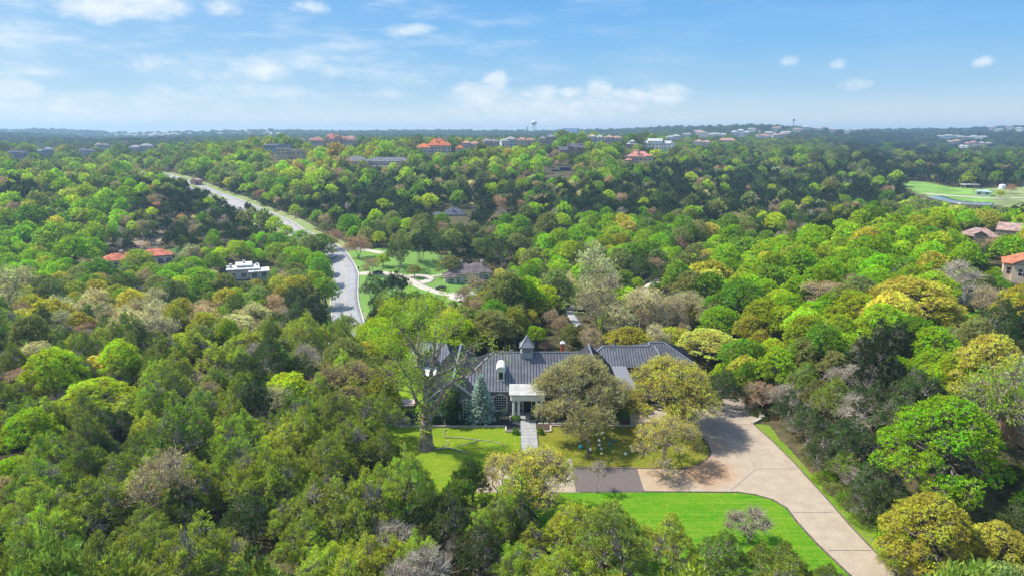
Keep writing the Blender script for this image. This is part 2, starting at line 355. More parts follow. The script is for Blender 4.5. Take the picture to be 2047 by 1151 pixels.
def segdist(x, y, pl):
    d = np.full(np.shape(x), 1e9)
    for i in range(len(pl)-1):
        ax, ay = pl[i][0], pl[i][1]; bx, by = pl[i+1][0]-ax, pl[i+1][1]-ay; t = np.clip(((x-ax)*bx+(y-ay)*by)/(bx*bx+by*by+1e-9), 0, 1)
        d = np.minimum(d, np.hypot(x-ax-t*bx, y-ay-t*by))
    return d
# ================================================================== ground sheet
nA, nD = GA.shape
gx, gy = np.sin(GA)*GD, np.cos(GA)*GD
V = np.stack([gx, gy, GZ], -1).reshape(-1, 3); V = np.concatenate([V, [[0, 0, float(GZ[:, 0].mean())]]])
ii, jj = np.meshgrid(np.arange(nA-1), np.arange(nD-1), indexing='ij'); a = (ii*nD+jj).ravel()
F = np.stack([a, a+1, a+nD+1, a+nD], 1)[:, ::-1]
ct = nA*nD; fan = np.stack([np.full(nA-1, ct), np.arange(nA-1)*nD, (np.arange(nA-1)+1)*nD], 1)[:, ::-1]
ground = mesh_np('ground', V, [F[:, ::-1], fan[:, ::-1]], [], smooth_=True)
pu, pv, pz = proj(V[:, 0], V[:, 1], V[:, 2])
x, y = V[:, 0], V[:, 1]; D = np.hypot(x, y)
nz = vnoise(x/9, y/9, 5)*.5+vnoise(x/3.1, y/3.1, 6)*.5
colr = np.stack([.055+.05*nz, .055+.03*nz, .024+.018*nz], 1)
def paint(mask, c, k=1.0):
    mask = np.asarray(mask, float)[:, None]*k; colr[:] = colr*(1-mask)+np.array(c)*mask
fz = vnoise(x/60, y/60, 7)*.6+vnoise(x/17, y/17, 8)*.4
paint(sstep(D, 1100, 2200), (.03, .05, .025)); 
paint(sstep(D, 2000, 2600)*sstep(fz, .55, .7)*.5, (.12, .13, .05))
MEADOW = [(1795,366),(1812,361),(1850,364),(1900,374),(1960,378),(2060,372),(2150,372),(2150,418),(1990,412),(1935,404),(1880,397),(1830,386)]
inm = (pz > 0) & inpoly(pu, pv, MEADOW) & (D > 430) & (D < 760)
g2 = (.17, .30, .055)
paint(inm, g2); paint(inm & (pu > 1985), (.26, .24, .12), .6)
for (ply, d0, d1, c) in [([(1305,299),(1340,297),(1375,299),(1392,313),(1360,317),(1325,312)], 560, 900, (.14, .30, .04)),
        ([(1740,330),(1800,318),(1830,322),(1800,338)], 600, 1100, (.2, .22, .10)), ([(215,268),(300,266),(430,262),(540,258),(570,268),(500,280),(420,275),(300,277),(200,276)], 2700, 5200, (.33, .30, .23)),
        ([(330,500),(400,486),(400,498),(350,508)], 250, 420, (.13, .25, .05)), ([(470,268),(560,262),(550,292),(500,286)], 2300, 4800, (.33, .30, .23)),
        ([(180,450),(290,440),(340,470),(300,505),(200,495)], 250, 420, (.26, .20, .14)), ([(190,380),(290,375),(290,390),(190,396)], 350, 520, (.36, .29, .22)),
        ([(1060,545),(1170,545),(1200,600),(1150,640),(1090,600)], 190, 330, (.22, .26, .11)),
        ([(1785,440),(1840,440),(1840,452),(1790,452)], 300, 560, (.14, .27, .05)), ([(1900,600),(1990,605),(2010,660),(1930,665)], 120, 200, (.12, .30, .02)),
        ([(1350,255),(1600,250),(1610,275),(1400,280)], 1500, 3600, (.3, .28, .2))]:
    m_ = (pz > 0) & inpoly(pu, pv, ply) & (D > d0) & (D < d1); paint(m_*sstep(nz, .1, .45), c, .85)
# left flank of the garden: mown grass behind the sycamore
at = ground.color_attributes.new('cover', 'FLOAT_COLOR', 'POINT'); at.data.foreach_set('color', np.concatenate([colr, np.ones((len(colr), 1))], 1).astype(np.float32).ravel())
m = bpy.data.materials.new('woodland floor'); m.use_nodes = True; nt = m.node_tree; b = nt.nodes['Principled BSDF']; b.inputs['Roughness'].default_value = .95; b.inputs['Specular IOR Level'].default_value = .1
va = N(nt, 'ShaderNodeAttribute', attribute_name='cover'); tc = N(nt, 'ShaderNodeTexCoord')
n1 = N(nt, 'ShaderNodeTexNoise', ins={'Scale': .7, 'Detail': 9.0, 'Roughness': .7}); nt.links.new(tc.outputs['Object'], n1.inputs['Vector'])
n2 = N(nt, 'ShaderNodeTexNoise', ins={'Scale': .035, 'Detail': 8.0, 'Roughness': .65}); nt.links.new(tc.outputs['Object'], n2.inputs['Vector'])
k = math_(nt, 'MULTIPLY', smooth(nt, n1.outputs[0], .3, .7, .6, 1.45), smooth(nt, n2.outputs[0], .35, .65, .75, 1.25))
v_ = N(nt, 'ShaderNodeVectorMath', operation='SCALE'); nt.links.new(va.outputs['Color'], v_.inputs[0]); nt.links.new(k, v_.inputs['Scale']); nt.links.new(v_.outputs[0], b.inputs['Base Color'])
bp = N(nt, 'ShaderNodeBump', ins={'Strength': .8, 'Distance': .3}); nt.links.new(n1.outputs[0], bp.inputs['Height']); nt.links.new(bp.outputs[0], b.inputs['Normal'])
ground.materials.append(m); tag(link('ground', ground), kind='structure')
# ================================================================== roads
def catmull(P, step=3.0):
    P = [np.array(p[:2], float) for p in P]; P = [2*P[0]-P[1]]+P+[2*P[-1]-P[-2]]; o = []
    for i in range(1, len(P)-2):
        n = max(2, int(np.linalg.norm(P[i+1]-P[i])/step))
        for k in range(n):
            t = k/n; o.append(.5*((2*P[i])+(-P[i-1]+P[i+1])*t+(2*P[i-1]-5*P[i]+4*P[i+1]-P[i+2])*t*t+(-P[i-1]+3*P[i]-3*P[i+1]+P[i+2])*t**3))
    o.append(P[-2]); return np.array(o)
def normals2(c):
    t = np.gradient(c, axis=0); t /= np.linalg.norm(t, axis=1)[:, None]+1e-9; return np.stack([-t[:, 1], t[:, 0]], 1)
def strip(name, line, o0, o1, mt, dz, nx=4, kind='structure', thick=0.0, parent=None, label=None, cat=None, group=None):
    nn = normals2(line); o0 = np.broadcast_to(o0, len(line)); o1 = np.broadcast_to(o1, len(line))
    rows = []
    for k in range(nx+1):
        w = o0+(o1-o0)*k/nx; p = line+nn*w[:, None]; rows.append(np.stack([p[:, 0], p[:, 1], Hs(p[:, 0], p[:, 1])+dz], 1))
    v = np.stack(rows, 1); n = len(line); v = v.reshape(-1, 3)
    i, j = np.meshgrid(np.arange(n-1), np.arange(nx), indexing='ij'); a = (i*(nx+1)+j).ravel(); f = np.stack([a, a+1, a+nx+2, a+nx+1], 1)
    if thick:
        b = len(v); lo = v.copy(); lo[:, 2] -= thick; v = np.concatenate([v, lo])
        i = np.arange(n-1); e0 = i*(nx+1); e1 = e0+nx+1
        s0 = np.stack([e0, e1, e1+b, e0+b], 1); s1 = np.stack([e0+nx, e0+nx+b, e1+nx+b, e1+nx], 1); f = np.concatenate([f, s0, s1])
    nrm = np.cross(v[f[0][1]]-v[f[0][0]], v[f[0][2]]-v[f[0][0]])
    if nrm[2] < 0: f = f[:, ::-1]
    o = link(name, mesh_np(name, v, f, [mt]), parent); return tag(o, label, cat, group, kind)
lawn = mat('mown lawn', (.13, .27, .02), .95, .2, .16, .5, 8, col2=(.22, .30, .035)); 
lawn_dry = mat('thin shaded lawn', (.12, .17, .025), .95, .2, .35, .5, 8, col2=(.24, .22, .06))
lawn_bright = mat('bright striped lawn', (.10, .30, .01), .95, .2, .2, .5, 8, col2=(.20, .33, .02))
# the winding street: columns and rows of the photo traced onto the terrain
near_px = [(700,690),(695,640),(689,600),(691,572),(692,548),(680,522),(668,506),(650,492),(622,478),(592,465)]
far_px = [(592,465),(560,449),(520,432),(480,414),(440,397),(400,380),(365,366),(330,354),(305,349),(262,345)]
RW = [Pt(*p) for p in near_px]; RF = [Pt(*p) for p in far_px]
near_l = catmull(RW); far_l = catmull(RF, 5.0)
verge = mat('roadside grass', (.16, .26, .05), .95, .2, .15, .4, 5, col2=(.27, .25, .12))
wn = 9.6; 
strip('road_verge', near_l, -9.5, 9.5, verge, .10, 6); strip('road', near_l, -wn/2, wn/2, M['asphalt'], .2, 6, thick=.3)
for s in (-1, 1):
    strip('kerb', near_l, s*wn/2, s*(wn/2+.45), M['kerb'], .34, 1, thick=.3); strip('road_marking', near_l, s*.12, s*.30, M['yellow'], .215, 1)
q = np.linspace(0, 1, len(far_l)); whalf = np.interp(q, [0, .12, .3, .45, 1], [5, 8.5, 9.5, 8, 6.5])
concr = mat('pale road concrete', (.36, .34, .32), .9, .08, .1, .1, 20)
strip('road_verge', far_l, -whalf-7, whalf+9, verge, .15, 8); strip('road', far_l, -whalf, whalf, concr, .35, 6, thick=.4)
for s in (-1, 1): strip('kerb', far_l, s*whalf, s*(whalf+.5), M['kerb'], .5, 1, thick=.4)
strip('road_marking', far_l, -.35, .35, M['yellow'], .375, 1)
# planted median islands
def island(u, v, a, b_, name='median_island'):
    c = Pt(u, v); d = far_l[np.argmin(np.hypot(far_l[:, 0]-c.x, far_l[:, 1]-c.y))]; i = int(np.argmin(np.hypot(far_l[:, 0]-c.x, far_l[:, 1]-c.y)))
    t = far_l[min(i+2, len(far_l)-1)]-far_l[max(i-2, 0)]; t /= np.linalg.norm(t); n = np.array([-t[1], t[0]])
    ring = [d+t*math.cos(q)*a+n*math.sin(q)*b_ for q in np.linspace(0, 2*math.pi, 33)[:-1]]
    k = MB(); z = lambda p: float(Hs(p[0], p[1]))
    k.slab([(p[0], p[1], z(p)+.75) for p in ring], .6); o = k.build(name, verge, kind='structure')
    return Vector((d[0], d[1], z(d)+.7)), Vector((t[0], t[1], 0))
isl, isl_t = island(512, 437, 13, 2.8); island(430, 393, 26, 2.6); island(390, 377, 16, 2.6)
# side street to the gated drive and the neighbour's curving drive
conc2 = mat('pale drive concrete', (.52, .46, .36), .9, .08, .3, .15, 20)
def pxline(pts, step=2.0): return catmull([Pt(*p) for p in pts], step)
drv = pxline([(712,549),(740,548),(775,548),(810,556),(840,572),(870,583),(905,592),(945,594)])
loop = pxline([(812,556),(835,552),(860,556),(852,565),(828,567),(812,566)])
path = pxline([(856,556),(875,553),(900,549),(920,548)])
stub = pxline([(668,505),(685,502),(705,499),(730,500),(765,507)])
nlawn = mat('neighbour lawn', (.12, .25, .03), .95, .2, .12, .4, 6, col2=(.16, .27, .05))
def drape(name, px, mt, dz, step=2.5, world=False, kind='structure'):
    """a sheet laid over the terrain inside a traced outline"""
    W_ = [tuple(p[:2]) for p in px] if world else [tuple(Pt(*p)[:2]) for p in px]
    xs = [p[0] for p in W_]; ys = [p[1] for p in W_]
    X = np.arange(min(xs)-step, max(xs)+step, step); Y = np.arange(min(ys)-step, max(ys)+step, step)
    GX, GY = np.meshgrid(X, Y, indexing='ij'); ins = inpoly(GX, GY, W_); n = len(Y)
    v = np.stack([GX, GY, Hs(GX, GY)+dz], -1).reshape(-1, 3)
    i, j = np.meshgrid(np.arange(len(X)-1), np.arange(n-1), indexing='ij')
    cxm, cym = (GX[:-1, :-1]+step/2), (GY[:-1, :-1]+step/2); ok = inpoly(cxm, cym, W_).ravel()
    a = (i*n+j).ravel()[ok]; f = np.stack([a, a+n, a+n+1, a+1], 1)
    used = np.unique(f); rm = np.full(len(v), -1); rm[used] = np.arange(len(used))
    return tag(link(name, mesh_np(name, v[used], rm[f], [mt], smooth_=True)), kind=kind)
NL = [(672,500),(690,497),(720,502),(770,498),(830,497),(890,512),(905,500),(915,540),(945,556),(1000,585),(1000,610),(900,622),(720,625),(705,622),(716,560),(712,540)]
drape('neighbour_lawn', NL, nlawn, .12, 1.5)
for l, w in ((drv, 2.6), (loop, 1.9), (path, .8), (stub, 1.8)): strip('neighbour_driveway', l, -w, w, conc2, .2, 4, thick=.15)
drape('neighbour_driveway', [(900,588),(925,583),(955,585),(960,600),(925,604),(895,598)], conc2, .26, .8)
cr = pxline([(1395,500),(1350,545),(1310,566),(1288,585),(1277,612)]); strip('lane', cr, -2.2, 2.2, conc2, .25, 4, thick=.2)
ck = pxline([(1165,595),(1150,608),(1138,622),(1148,640),(1158,655)]); strip('creek', ck, -1.1, 1.1, mat('pale creek stones', (.40, .39, .37), .8, .3, 2, .6, 4), .2, 3, thick=.2)
ml = pxline([(2150,392),(2047,397),(1985,398),(1940,394),(1900,392),(1850,388)], 6); strip('lane', ml, -2, 2, conc2, .3, 2, thick=.2)
pd = pxline([(1868,394),(1895,402),(1930,407),(1985,409)], 6); strip('pond', pd, -5.5, 5.5, M['water'], .45, 3, thick=.3)
hr = pxline([(1960,288),(1975,280),(1992,276),(2010,277),(2047,283)], 12); strip('lane', hr, -7, 7, conc2, 1.2, 3, thick=1)
hl = pxline([(488,290),(505,285),(522,280),(528,274),(536,273)], 15); strip('lane', hl, -14, 14, conc2, 2.0, 3, thick=1)
# ================================================================== the garden sheets (ground here is level at z = 0)
def flat(name, pts, mt, z, kind='structure', px=True, holes=()):
    w = [G0(*p) if px else p for p in pts]
    v = [(a, b_, z) for a, b_ in w]; tr = tessellate_polygon([[Vector(p) for p in v]])
    tr = [t if (Vector(v[t[1]])-Vector(v[t[0]])).cross(Vector(v[t[2]])-Vector(v[t[0]])).z > 0 else t[::-1] for t in tr]
    me = bpy.data.meshes.new(name); me.from_pydata(v, [], [tuple(t) for t in tr]); me.materials.append(mt)
    return tag(link(name, me), kind=kind)
# right and lower lawns
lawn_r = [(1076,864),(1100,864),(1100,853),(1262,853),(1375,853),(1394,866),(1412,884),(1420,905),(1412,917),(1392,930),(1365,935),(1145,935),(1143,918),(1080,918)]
lawn_l = [(800,856),(1011,853),(1011,864),(1041,864),(1041,935),(1030,985),(950,1010),(800,1000)]
lawn_b = [(1000,990),(1160,983),(1288,983),(1476,984),(1510,989),(1545,999),(1572,1016),(1592,1043),(1633,1088),(1700,1151),(1790,1240),(1500,1240),(1100,1100),(1000,1050)]
def lawnmat(name, ca, cb, cc, stripe=0.0, sc=.22):
    m = bpy.data.materials.new(name); m.use_nodes = True; nt = m.node_tree; b = nt.nodes['Principled BSDF']; b.inputs['Roughness'].default_value = .95; b.inputs['Specular IOR Level'].default_value = .1
    tc = N(nt, 'ShaderNodeTexCoord'); n = N(nt, 'ShaderNodeTexNoise', ins={'Scale': sc, 'Detail': 7.0, 'Roughness': .65}); nt.links.new(tc.outputs['Object'], n.inputs['Vector'])
    c = mixc(nt, smooth(nt, n.outputs[0], .38, .62), ca, cb)
    n2 = N(nt, 'ShaderNodeTexNoise', ins={'Scale': 1.3, 'Detail': 8.0, 'Roughness': .75}); nt.links.new(tc.outputs['Object'], n2.inputs['Vector'])
    c = mixc(nt, smooth(nt, n2.outputs[0], .49, .70), c, cc)
    mp = N(nt, 'ShaderNodeMapping'); mp.inputs['Scale'].default_value = (.05, 2.2, 1); mp.inputs['Rotation'].default_value = (0, 0, .12); nt.links.new(tc.outputs['Object'], mp.inputs[0])
    n4 = N(nt, 'ShaderNodeTexNoise', ins={'Scale': 1.0, 'Detail': 3.0}); nt.links.new(mp.outputs[0], n4.inputs['Vector'])
    c = mixc(nt, math_(nt, 'MULTIPLY', smooth(nt, n4.outputs[0], .45, .6), stripe), c, cc)
    n3 = N(nt, 'ShaderNodeTexNoise', ins={'Scale': 9.0, 'Detail': 6.0, 'Roughness': .8}); nt.links.new(tc.outputs['Object'], n3.inputs['Vector'])
    v = N(nt, 'ShaderNodeVectorMath', operation='SCALE'); nt.links.new(c, v.inputs[0]); nt.links.new(smooth(nt, n3.outputs[0], .3, .7, .52, 1.42), v.inputs['Scale'])
    nt.links.new(v.outputs[0], b.inputs['Base Color'])
    bp = N(nt, 'ShaderNodeBump', ins={'Strength': 1.0, 'Distance': .12}); nt.links.new(n3.outputs[0], bp.inputs['Height']); nt.links.new(bp.outputs[0], b.inputs['Normal']); return m
LM1 = lawnmat('thin lawn with painted oak shade', (.16, .20, .014), (.24, .23, .025), (.32, .25, .07))  # olive brown tone holds thin littered grass and the oaks' shade, coloured in
LM2 = lawnmat('front lawn', (.20, .28, .012), (.16, .27, .01), (.36, .33, .05))
LM3 = lawnmat('lower lawn', (.07, .25, .005), (.12, .28, .007), (.24, .33, .03), .4)
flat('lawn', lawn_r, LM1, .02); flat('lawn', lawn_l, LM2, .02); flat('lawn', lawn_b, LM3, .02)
flat('lawn', [(-34, 100), (-14.3, 100), (-14.3, 133), (-34, 133)], lawnmat('side lawn', (.16, .33, .008), (.22, .36, .015), (.34, .36, .05)), .012, px=False)
# driveway
drive_px = [(1273,935),(1365,935),(1392,930),(1412,917),(1420,905),(1412,884),(1394,866),(1375,853),(1262,853),(1258,826),(1290,826),(1330,812),(1395,800),(1421,797),(1497,797),(1524,838),(1507,848),(1545,883),(1589,927),(1613,954),(1654,999),(1698,1050),(1794,1151),(1880,1240),(1790,1240),(1700,1151),(1633,1088),(1592,1043),(1572,1016),(1545,999),(1510,989),(1476,984),(1288,983)]
m = mat('washed driveway concrete', (.40, .325, .235), .85, .1, .5, .25, 25, col2=(.345, .272, .192)); nt = m.node_tree; b = nt.nodes['Principled BSDF']
src = b.inputs['Base Color'].links[0].from_socket; tc = [n for n in nt.nodes if n.type == 'TEX_COORD'][0]
sn = N(nt, 'ShaderNodeTexNoise', ins={'Scale': .35, 'Detail': 8.0, 'Roughness': .7}); nt.links.new(tc.outputs['Object'], sn.inputs['Vector'])
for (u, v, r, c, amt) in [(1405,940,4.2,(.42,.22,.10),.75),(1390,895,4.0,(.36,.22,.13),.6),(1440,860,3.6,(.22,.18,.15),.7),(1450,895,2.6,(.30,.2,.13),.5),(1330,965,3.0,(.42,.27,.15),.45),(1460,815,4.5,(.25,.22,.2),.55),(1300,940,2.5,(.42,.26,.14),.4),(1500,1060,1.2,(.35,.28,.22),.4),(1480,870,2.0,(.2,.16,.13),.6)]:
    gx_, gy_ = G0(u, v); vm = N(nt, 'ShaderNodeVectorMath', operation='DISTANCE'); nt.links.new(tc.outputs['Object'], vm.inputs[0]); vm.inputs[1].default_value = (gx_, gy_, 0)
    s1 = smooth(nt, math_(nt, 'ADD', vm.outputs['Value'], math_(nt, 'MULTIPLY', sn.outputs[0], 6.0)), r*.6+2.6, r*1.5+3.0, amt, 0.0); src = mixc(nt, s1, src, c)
big = N(nt, 'ShaderNodeTexNoise', ins={'Scale': 3.0, 'Detail': 8.0, 'Roughness': .8}); nt.links.new(tc.outputs['Object'], big.inputs['Vector'])
vv = N(nt, 'ShaderNodeVectorMath', operation='SCALE'); nt.links.new(src, vv.inputs[0]); nt.links.new(smooth(nt, big.outputs[0], .3, .7, .86, 1.12), vv.inputs['Scale']); nt.links.new(vv.outputs[0], b.inputs['Base Color'])
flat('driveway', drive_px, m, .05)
flat('driveway', [(-4, 92.6), (18.3, 92.58), (18.2, 85.32), (-5, 85.3)], m, .05, px=False)
dark = mat('driveway joint', (.22, .18, .145), .9, .1, 2); edge = mat('brick edging', (.13, .10, .085), .9, .3, 5)
pav = mat('dark brick pavers', (.165, .135, .12), .9, .25, 5, .6, 18, col2=(.115, .095, .088)); flat('driveway_paving', [(8.8, 92.55), (18.35, 92.45), (18.25, 85.45), (8.8, 85.4)], pav, .056, px=False)
def line(name, px, w, mt, z, h=.0, world=False, kind='structure'):
    P_ = [np.array(p if world else G0(*p)) for p in px]; k = MB()
    for a, b_ in zip(P_[:-1], P_[1:]):
        d = (b_-a)/np.linalg.norm(b_-a); n = np.array([-d[1], d[0]])*w/2; e = d*w*.25
        q = [a-n-e, b_-n+e, b_+n+e, a+n-e]
        if h: k.slab([(p[0], p[1], z+h) for p in q], h)
        else: k.poly([(p[0], p[1], z) for p in q])
    return k.build(name, mt, kind=kind)
i = 0
for px in ([(1420,907),(1479,907)],[(1478,862),(1482,880),(1512,937)],[(1512,937),(1463,979)],[(1512,937),(1592,937)],[(1586,1024),(1664,1024)],[(1432,847),(1507,849)],[(1355,937),(1378,980)],[(1655,1100),(1742,1100)]):
    line('driveway_joint', px, .07, dark, .058+.004*i); i += 1
line('lawn_edging', [(1145,936),(1365,936),(1392,931),(1413,918),(1421,905),(1413,884),(1395,866),(1376,853)], .28, edge, .02, .06)
line('lawn_edging', [(1160,983),(1288,982.5),(1476,983.5),(1510,988.5),(1545,998.5),(1573,1015.5),(1593,1042.5),(1634,1087.5),(1701,1151),(1791,1240)], .24, edge, .02, .06)
line('lawn_edging', [(1507,848),(1546,883),(1590,927),(1614,954),(1655,999),(1699,1050),(1795,1151),(1880,1240)], .2, edge, .02, .05)
# strip of grass on the far side of the drive
flat('lawn', [(1507,846),(1540,850),(1560,880),(1600,905),(1640,950),(1690,1000),(1740,1050),(1800,1110),(1900,1200),(1885,1240),(1794,1151),(1698,1050),(1654,999),(1613,954),(1589,927),(1545,883)], lawnmat('drive side grass', (.14, .27, .01), (.20, .28, .03), (.26, .24, .1)), .018)
# walk and landing
flag = mat('bluish flagstone', (.36, .36, .35), .8, .15, 1.2, .4, 8, col2=(.27, .265, .255)); nt = flag.node_tree
yA, yB = G0(1041, 826)[1], G0(1041, 918)[1]
flat('front_walk', [(1.45, 110.5), (1.45, 95.2), (4.15, 95.2), (4.0, 110.5)], flag, .066, px=False); flat('front_walk', [(-2.5, 95.2), (-2.5, 92.7), (9.0, 92.7), (9.0, 95.2)], flag, .066, px=False)
k = MB()
for yy in np.arange(96.2, 110, 1.25): k.box(1.47, 4.1, yy-.03, yy+.03, .06, .07)
for xx in np.arange(-1.5, 8.9, 1.3): k.box(xx-.03, xx+.03, 92.75, 95.15, .06, .0702)
for yy in np.arange(95.5, 110, 2.5): k.box(2.75+.5*math.sin(yy), 2.8+.5*math.sin(yy), yy, yy+1.2, .06, .0702)
k.build('walk_joint', dark, kind='structure')
# planting beds with their stone edging
flat('gravel_bed', [(-19.5, 113.2), (-19.5, 106.9), (-1.0, 106.9), (-1.0, 104.9), (1.45, 104.9), (1.45, 113.2)], M['graybed'], .03, px=False)
flat('gravel_bed', [(4.0, 113.2), (4.0, 104.9), (6.4, 104.9), (6.4, 107.2), (22, 107.2), (22, 113.2)], mat('brown mulch', (.09, .06, .045), .95, .3, 5, .8, 30), .03, px=False)
line('bed_edging', [(-19.6, 106.8), (-1.0, 106.8), (-1.0, 104.8), (1.4, 104.8)], .22, M['stone'], .0, .28, True)
line('bed_edging', [(4.1, 104.8), (6.4, 104.8), (6.5, 107.1), (22.4, 107.1)], .25, M['stone'], .0, .25, True)
for i in range(9):
    o = MB((4.9+i*1.05, 108.4, 0)).box(4.45+i*1.05, 5.3+i*1.05, 108.0, 108.8, .03, .09).build('stepping_stone', M['stone'], loc=(4.9+i*1.05, 108.4, 0))
    tag(o, f"pale square stepping stone in the bed beside the porch, {['first','second','third','fourth','fifth','sixth','seventh','eighth','ninth'][i]} from the front walk", 'stepping stone', 'stepping stones along the front bed')
# retaining walls at the end of the drive
a, b_, c = G0(1497, 797), G0(1524, 838), G0(1507, 848)
k = MB((a[0], a[1], 0)); k.bar((a[0], a[1], .15), (b_[0], b_[1], .15), .9, .8); k.bar((b_[0]-.2, b_[1], .1), (c[0]-.2, c[1]+.2, .1), .5, .55)
k.build('retaining_wall', M['concrete'], loc=(a[0], a[1], 0), label='low pale concrete wall along the right edge of the parking court', cat='wall')
a, b_ = G0(1431, 796), G0(1460, 795); k = MB((a[0], a[1], 0)).box(a[0], b_[0], a[1]+.5, a[1]+1.0, 0, 1.1).box(a[0]-.1, b_[0]+.1, a[1]+.4, a[1]+1.1, 1.1, 1.2)
k.build('wheel_stop_wall', M['concrete'], loc=(a[0], a[1], 0), label='short grey concrete wall at the far end of the driveway court', cat='wall')
# iron fence beside the house
fe = empty('iron_fence', (-18.5, 112.5, 0), 'black iron fence between the side lawn and the house, behind the sycamore', 'fence')
for i in range(6): MB((-18.5, 112.5, 0)).box(-20.5+i*1.1, -20.42+i*1.1, 112.4, 112.48, 0, 1.9).build('post', M['black'], fe)
k = MB((-18.5, 112.5, 0)).box(-20.5, -15, 112.42, 112.46, 1.78, 1.86).box(-20.5, -15, 112.42, 112.46, .25, .32)
for i in range(38): k.box(-20.4+i*.145, -20.37+i*.145, 112.425, 112.455, .3, 1.8)
k.build('railing', M['black'], fe)
MB((-19, 116, 0)).slab([(-21.5, 114.8, .5), (-17.6, 114.8, .5), (-17.6, 118, .5), (-21.5, 118, .5)], .5).build('patio_slab', mat('pinkish patio stone', (.55, .42, .36), .85, .1, 1), loc=(-19, 116, 0), label='pink stone patio slab on the side lawn by the black fence', cat='patio')
# ================================================================== the main house
HO = (3.0, 112.0, 0.0)
house = empty('house', HO, 'long charcoal brick house with dark metal roof, white porch and cupola behind the front lawn', 'house')
def hb(): return MB(HO)
def roofp(k, pts, seams=True, t=.16):
    k.slab(pts, t)
    if seams: k.seams(pts)
E = 4.3
k = hb()
k.box(-6.0, 22.0, 113.0, 126, 0, E)                      # main range
k.box(-13.9, -6.3, 109.5, 130, 0, E-.02)                  # left wing
k.box(10.9, 18.9, 111.6, 128, 0, E-.01)                  # right wing
k.box(-20, -12.5, 127, 136.5, 0, E-.03)                # rear left
k.box(14.5, 35.4, 126, 136, 0, E-.04)                 # garage wing
# gable triangles
for (x0, x1, y, zt) in ((-13.9, -6.3, 109.5, 6.85), (10.9, 18.9, 111.6, 7.35)):
    c_ = (x0+x1)/2; k.slab([(x0, y, E-.03), (x1, y, E-.03), (c_, y, zt)], .3, n=(0, -1, 0))
k.slab([(-19.0, 126.7, 3.9), (-14.0, 126.7, 3.9), (-16.5, 126.7, 6.2)], .3, n=(0, -1, 0))
k.slab([(25.8, 125.2, 4.4), (30.8, 125.2, 4.4), (28.3, 125.2, 6.5)], .3, n=(0, -1, 0))
k.build('wall', M['wallgrey'], house)
k = hb(); cap = hb()
def cap_line(a, b_, w=.28, h=.12): cap.bar(Vector(a)+Vector((0, 0, .05)), Vector(b_)+Vector((0, 0, .05)), w, h)
# main hipped roof: ridge at z 9
rz, ry, f0, f1, xl, xr = 9.0, 119.5, 112.5, 126.5, -10.3, 19.0
L_, R_ = (-3.5, ry, rz), (11.7, ry, rz)
roofp(k, [(xl, f0, E), (xr, f0, E), R_, L_]); roofp(k, [(xr, f1, E), (xl, f1, E), L_, R_])
roofp(k, [(xl, f1, E), (xl, f0, E), L_]); roofp(k, [(xr, f0, E), (xr, f1, E), R_])
cap_line(L_, R_); cap_line(L_, (xl, f0, E), .2); cap_line(R_, (xr, f0, E), .2); cap_line(L_, (xl, f1, E), .2); cap_line(R_, (xr, f1, E), .2)
def gable(x0, x1, yf, yb, ze, zr, ov=.45, fascia=True):
    c_ = (x0+x1)/2; s = (zr-ze)/((x1-x0)/2); a = x0-ov; b2 = x1+ov; z2 = ze-s*ov
    roofp(k, [(a, yf, z2), (c_, yf, zr), (c_, yb, zr), (a, yb, z2)][::-1]); roofp(k, [(b2, yf, z2), (b2, yb, z2), (c_, yb, zr), (c_, yf, zr)][::-1])
    cap_line((c_, yf, zr), (c_, yb, zr), .3)
    return a, b2, c_, z2
g1 = gable(-13.9, -6.3, 109.1, 130, E+.1, 7.35); g2_ = gable(10.9, 18.9, 111.2, 128, E+.12, 7.95)
# rear left range with its small gable
D0 = [(-20.6, 126.5, 4.25), (-11.5, 126.5, 4.25), (-13.5, 132, 7.1), (-18.8, 132, 7.1)]
roofp(k, D0); roofp(k, [(-11.5, 137.5, 4.25), (-20.6, 137.5, 4.25), D0[3], D0[2]]); roofp(k, [(-20.6, 137.5, 4.25), D0[0], D0[3]]); roofp(k, [D0[1], (-11.5, 137.5, 4.25), D0[2]])
cap_line(D0[3], D0[2]); cap_line(D0[0], D0[3], .25); cap_line(D0[1], D0[2], .25)
gable(-18.9, -14.1, 126.3, 131.2, 4.35, 6.6, .3)
# garage wing: two hips side by side, the right one higher
Eg = 4.28
A1 = [(13.0, 125.4, Eg), (28.2, 125.4, Eg), (27.2, 130.0, 6.85), (18.1, 130.0, 6.85)]
roofp(k, A1); roofp(k, [(28.2, 134.6, Eg), (13.0, 134.6, Eg), A1[3], A1[2]]); roofp(k, [(13.0, 134.6, Eg), A1[0], A1[3]]); cap_line(A1[3], A1[2], .35); cap_line(A1[0], A1[3], .3)
A2 = [(21.2, 125.32, Eg+.01), (36.0, 125.32, Eg+.01), (30.4, 131, 7.35), (27.4, 131, 7.35)]
roofp(k, A2); roofp(k, [(36.0, 136.6, Eg), (21.2, 136.6, Eg), A2[3], A2[2]]); roofp(k, [A2[1], (36.0, 136.6, Eg), A2[2]]); roofp(k, [(21.2, 136.6, Eg), A2[0], A2[3]])
cap_line(A2[3], A2[2], .35); cap_line(A2[1], A2[2], .3); cap_line((27.3, 130.1, 6.95), A2[3], .3); cap_line((36.0, 136.6, Eg), A2[2], .25)
gable(25.8, 30.8, 124.7, 130.5, 4.55, 6.85, .35)
rf = k.build('roof', M['roof'], house); cap.build('ridge_cap', M['seam'], rf)
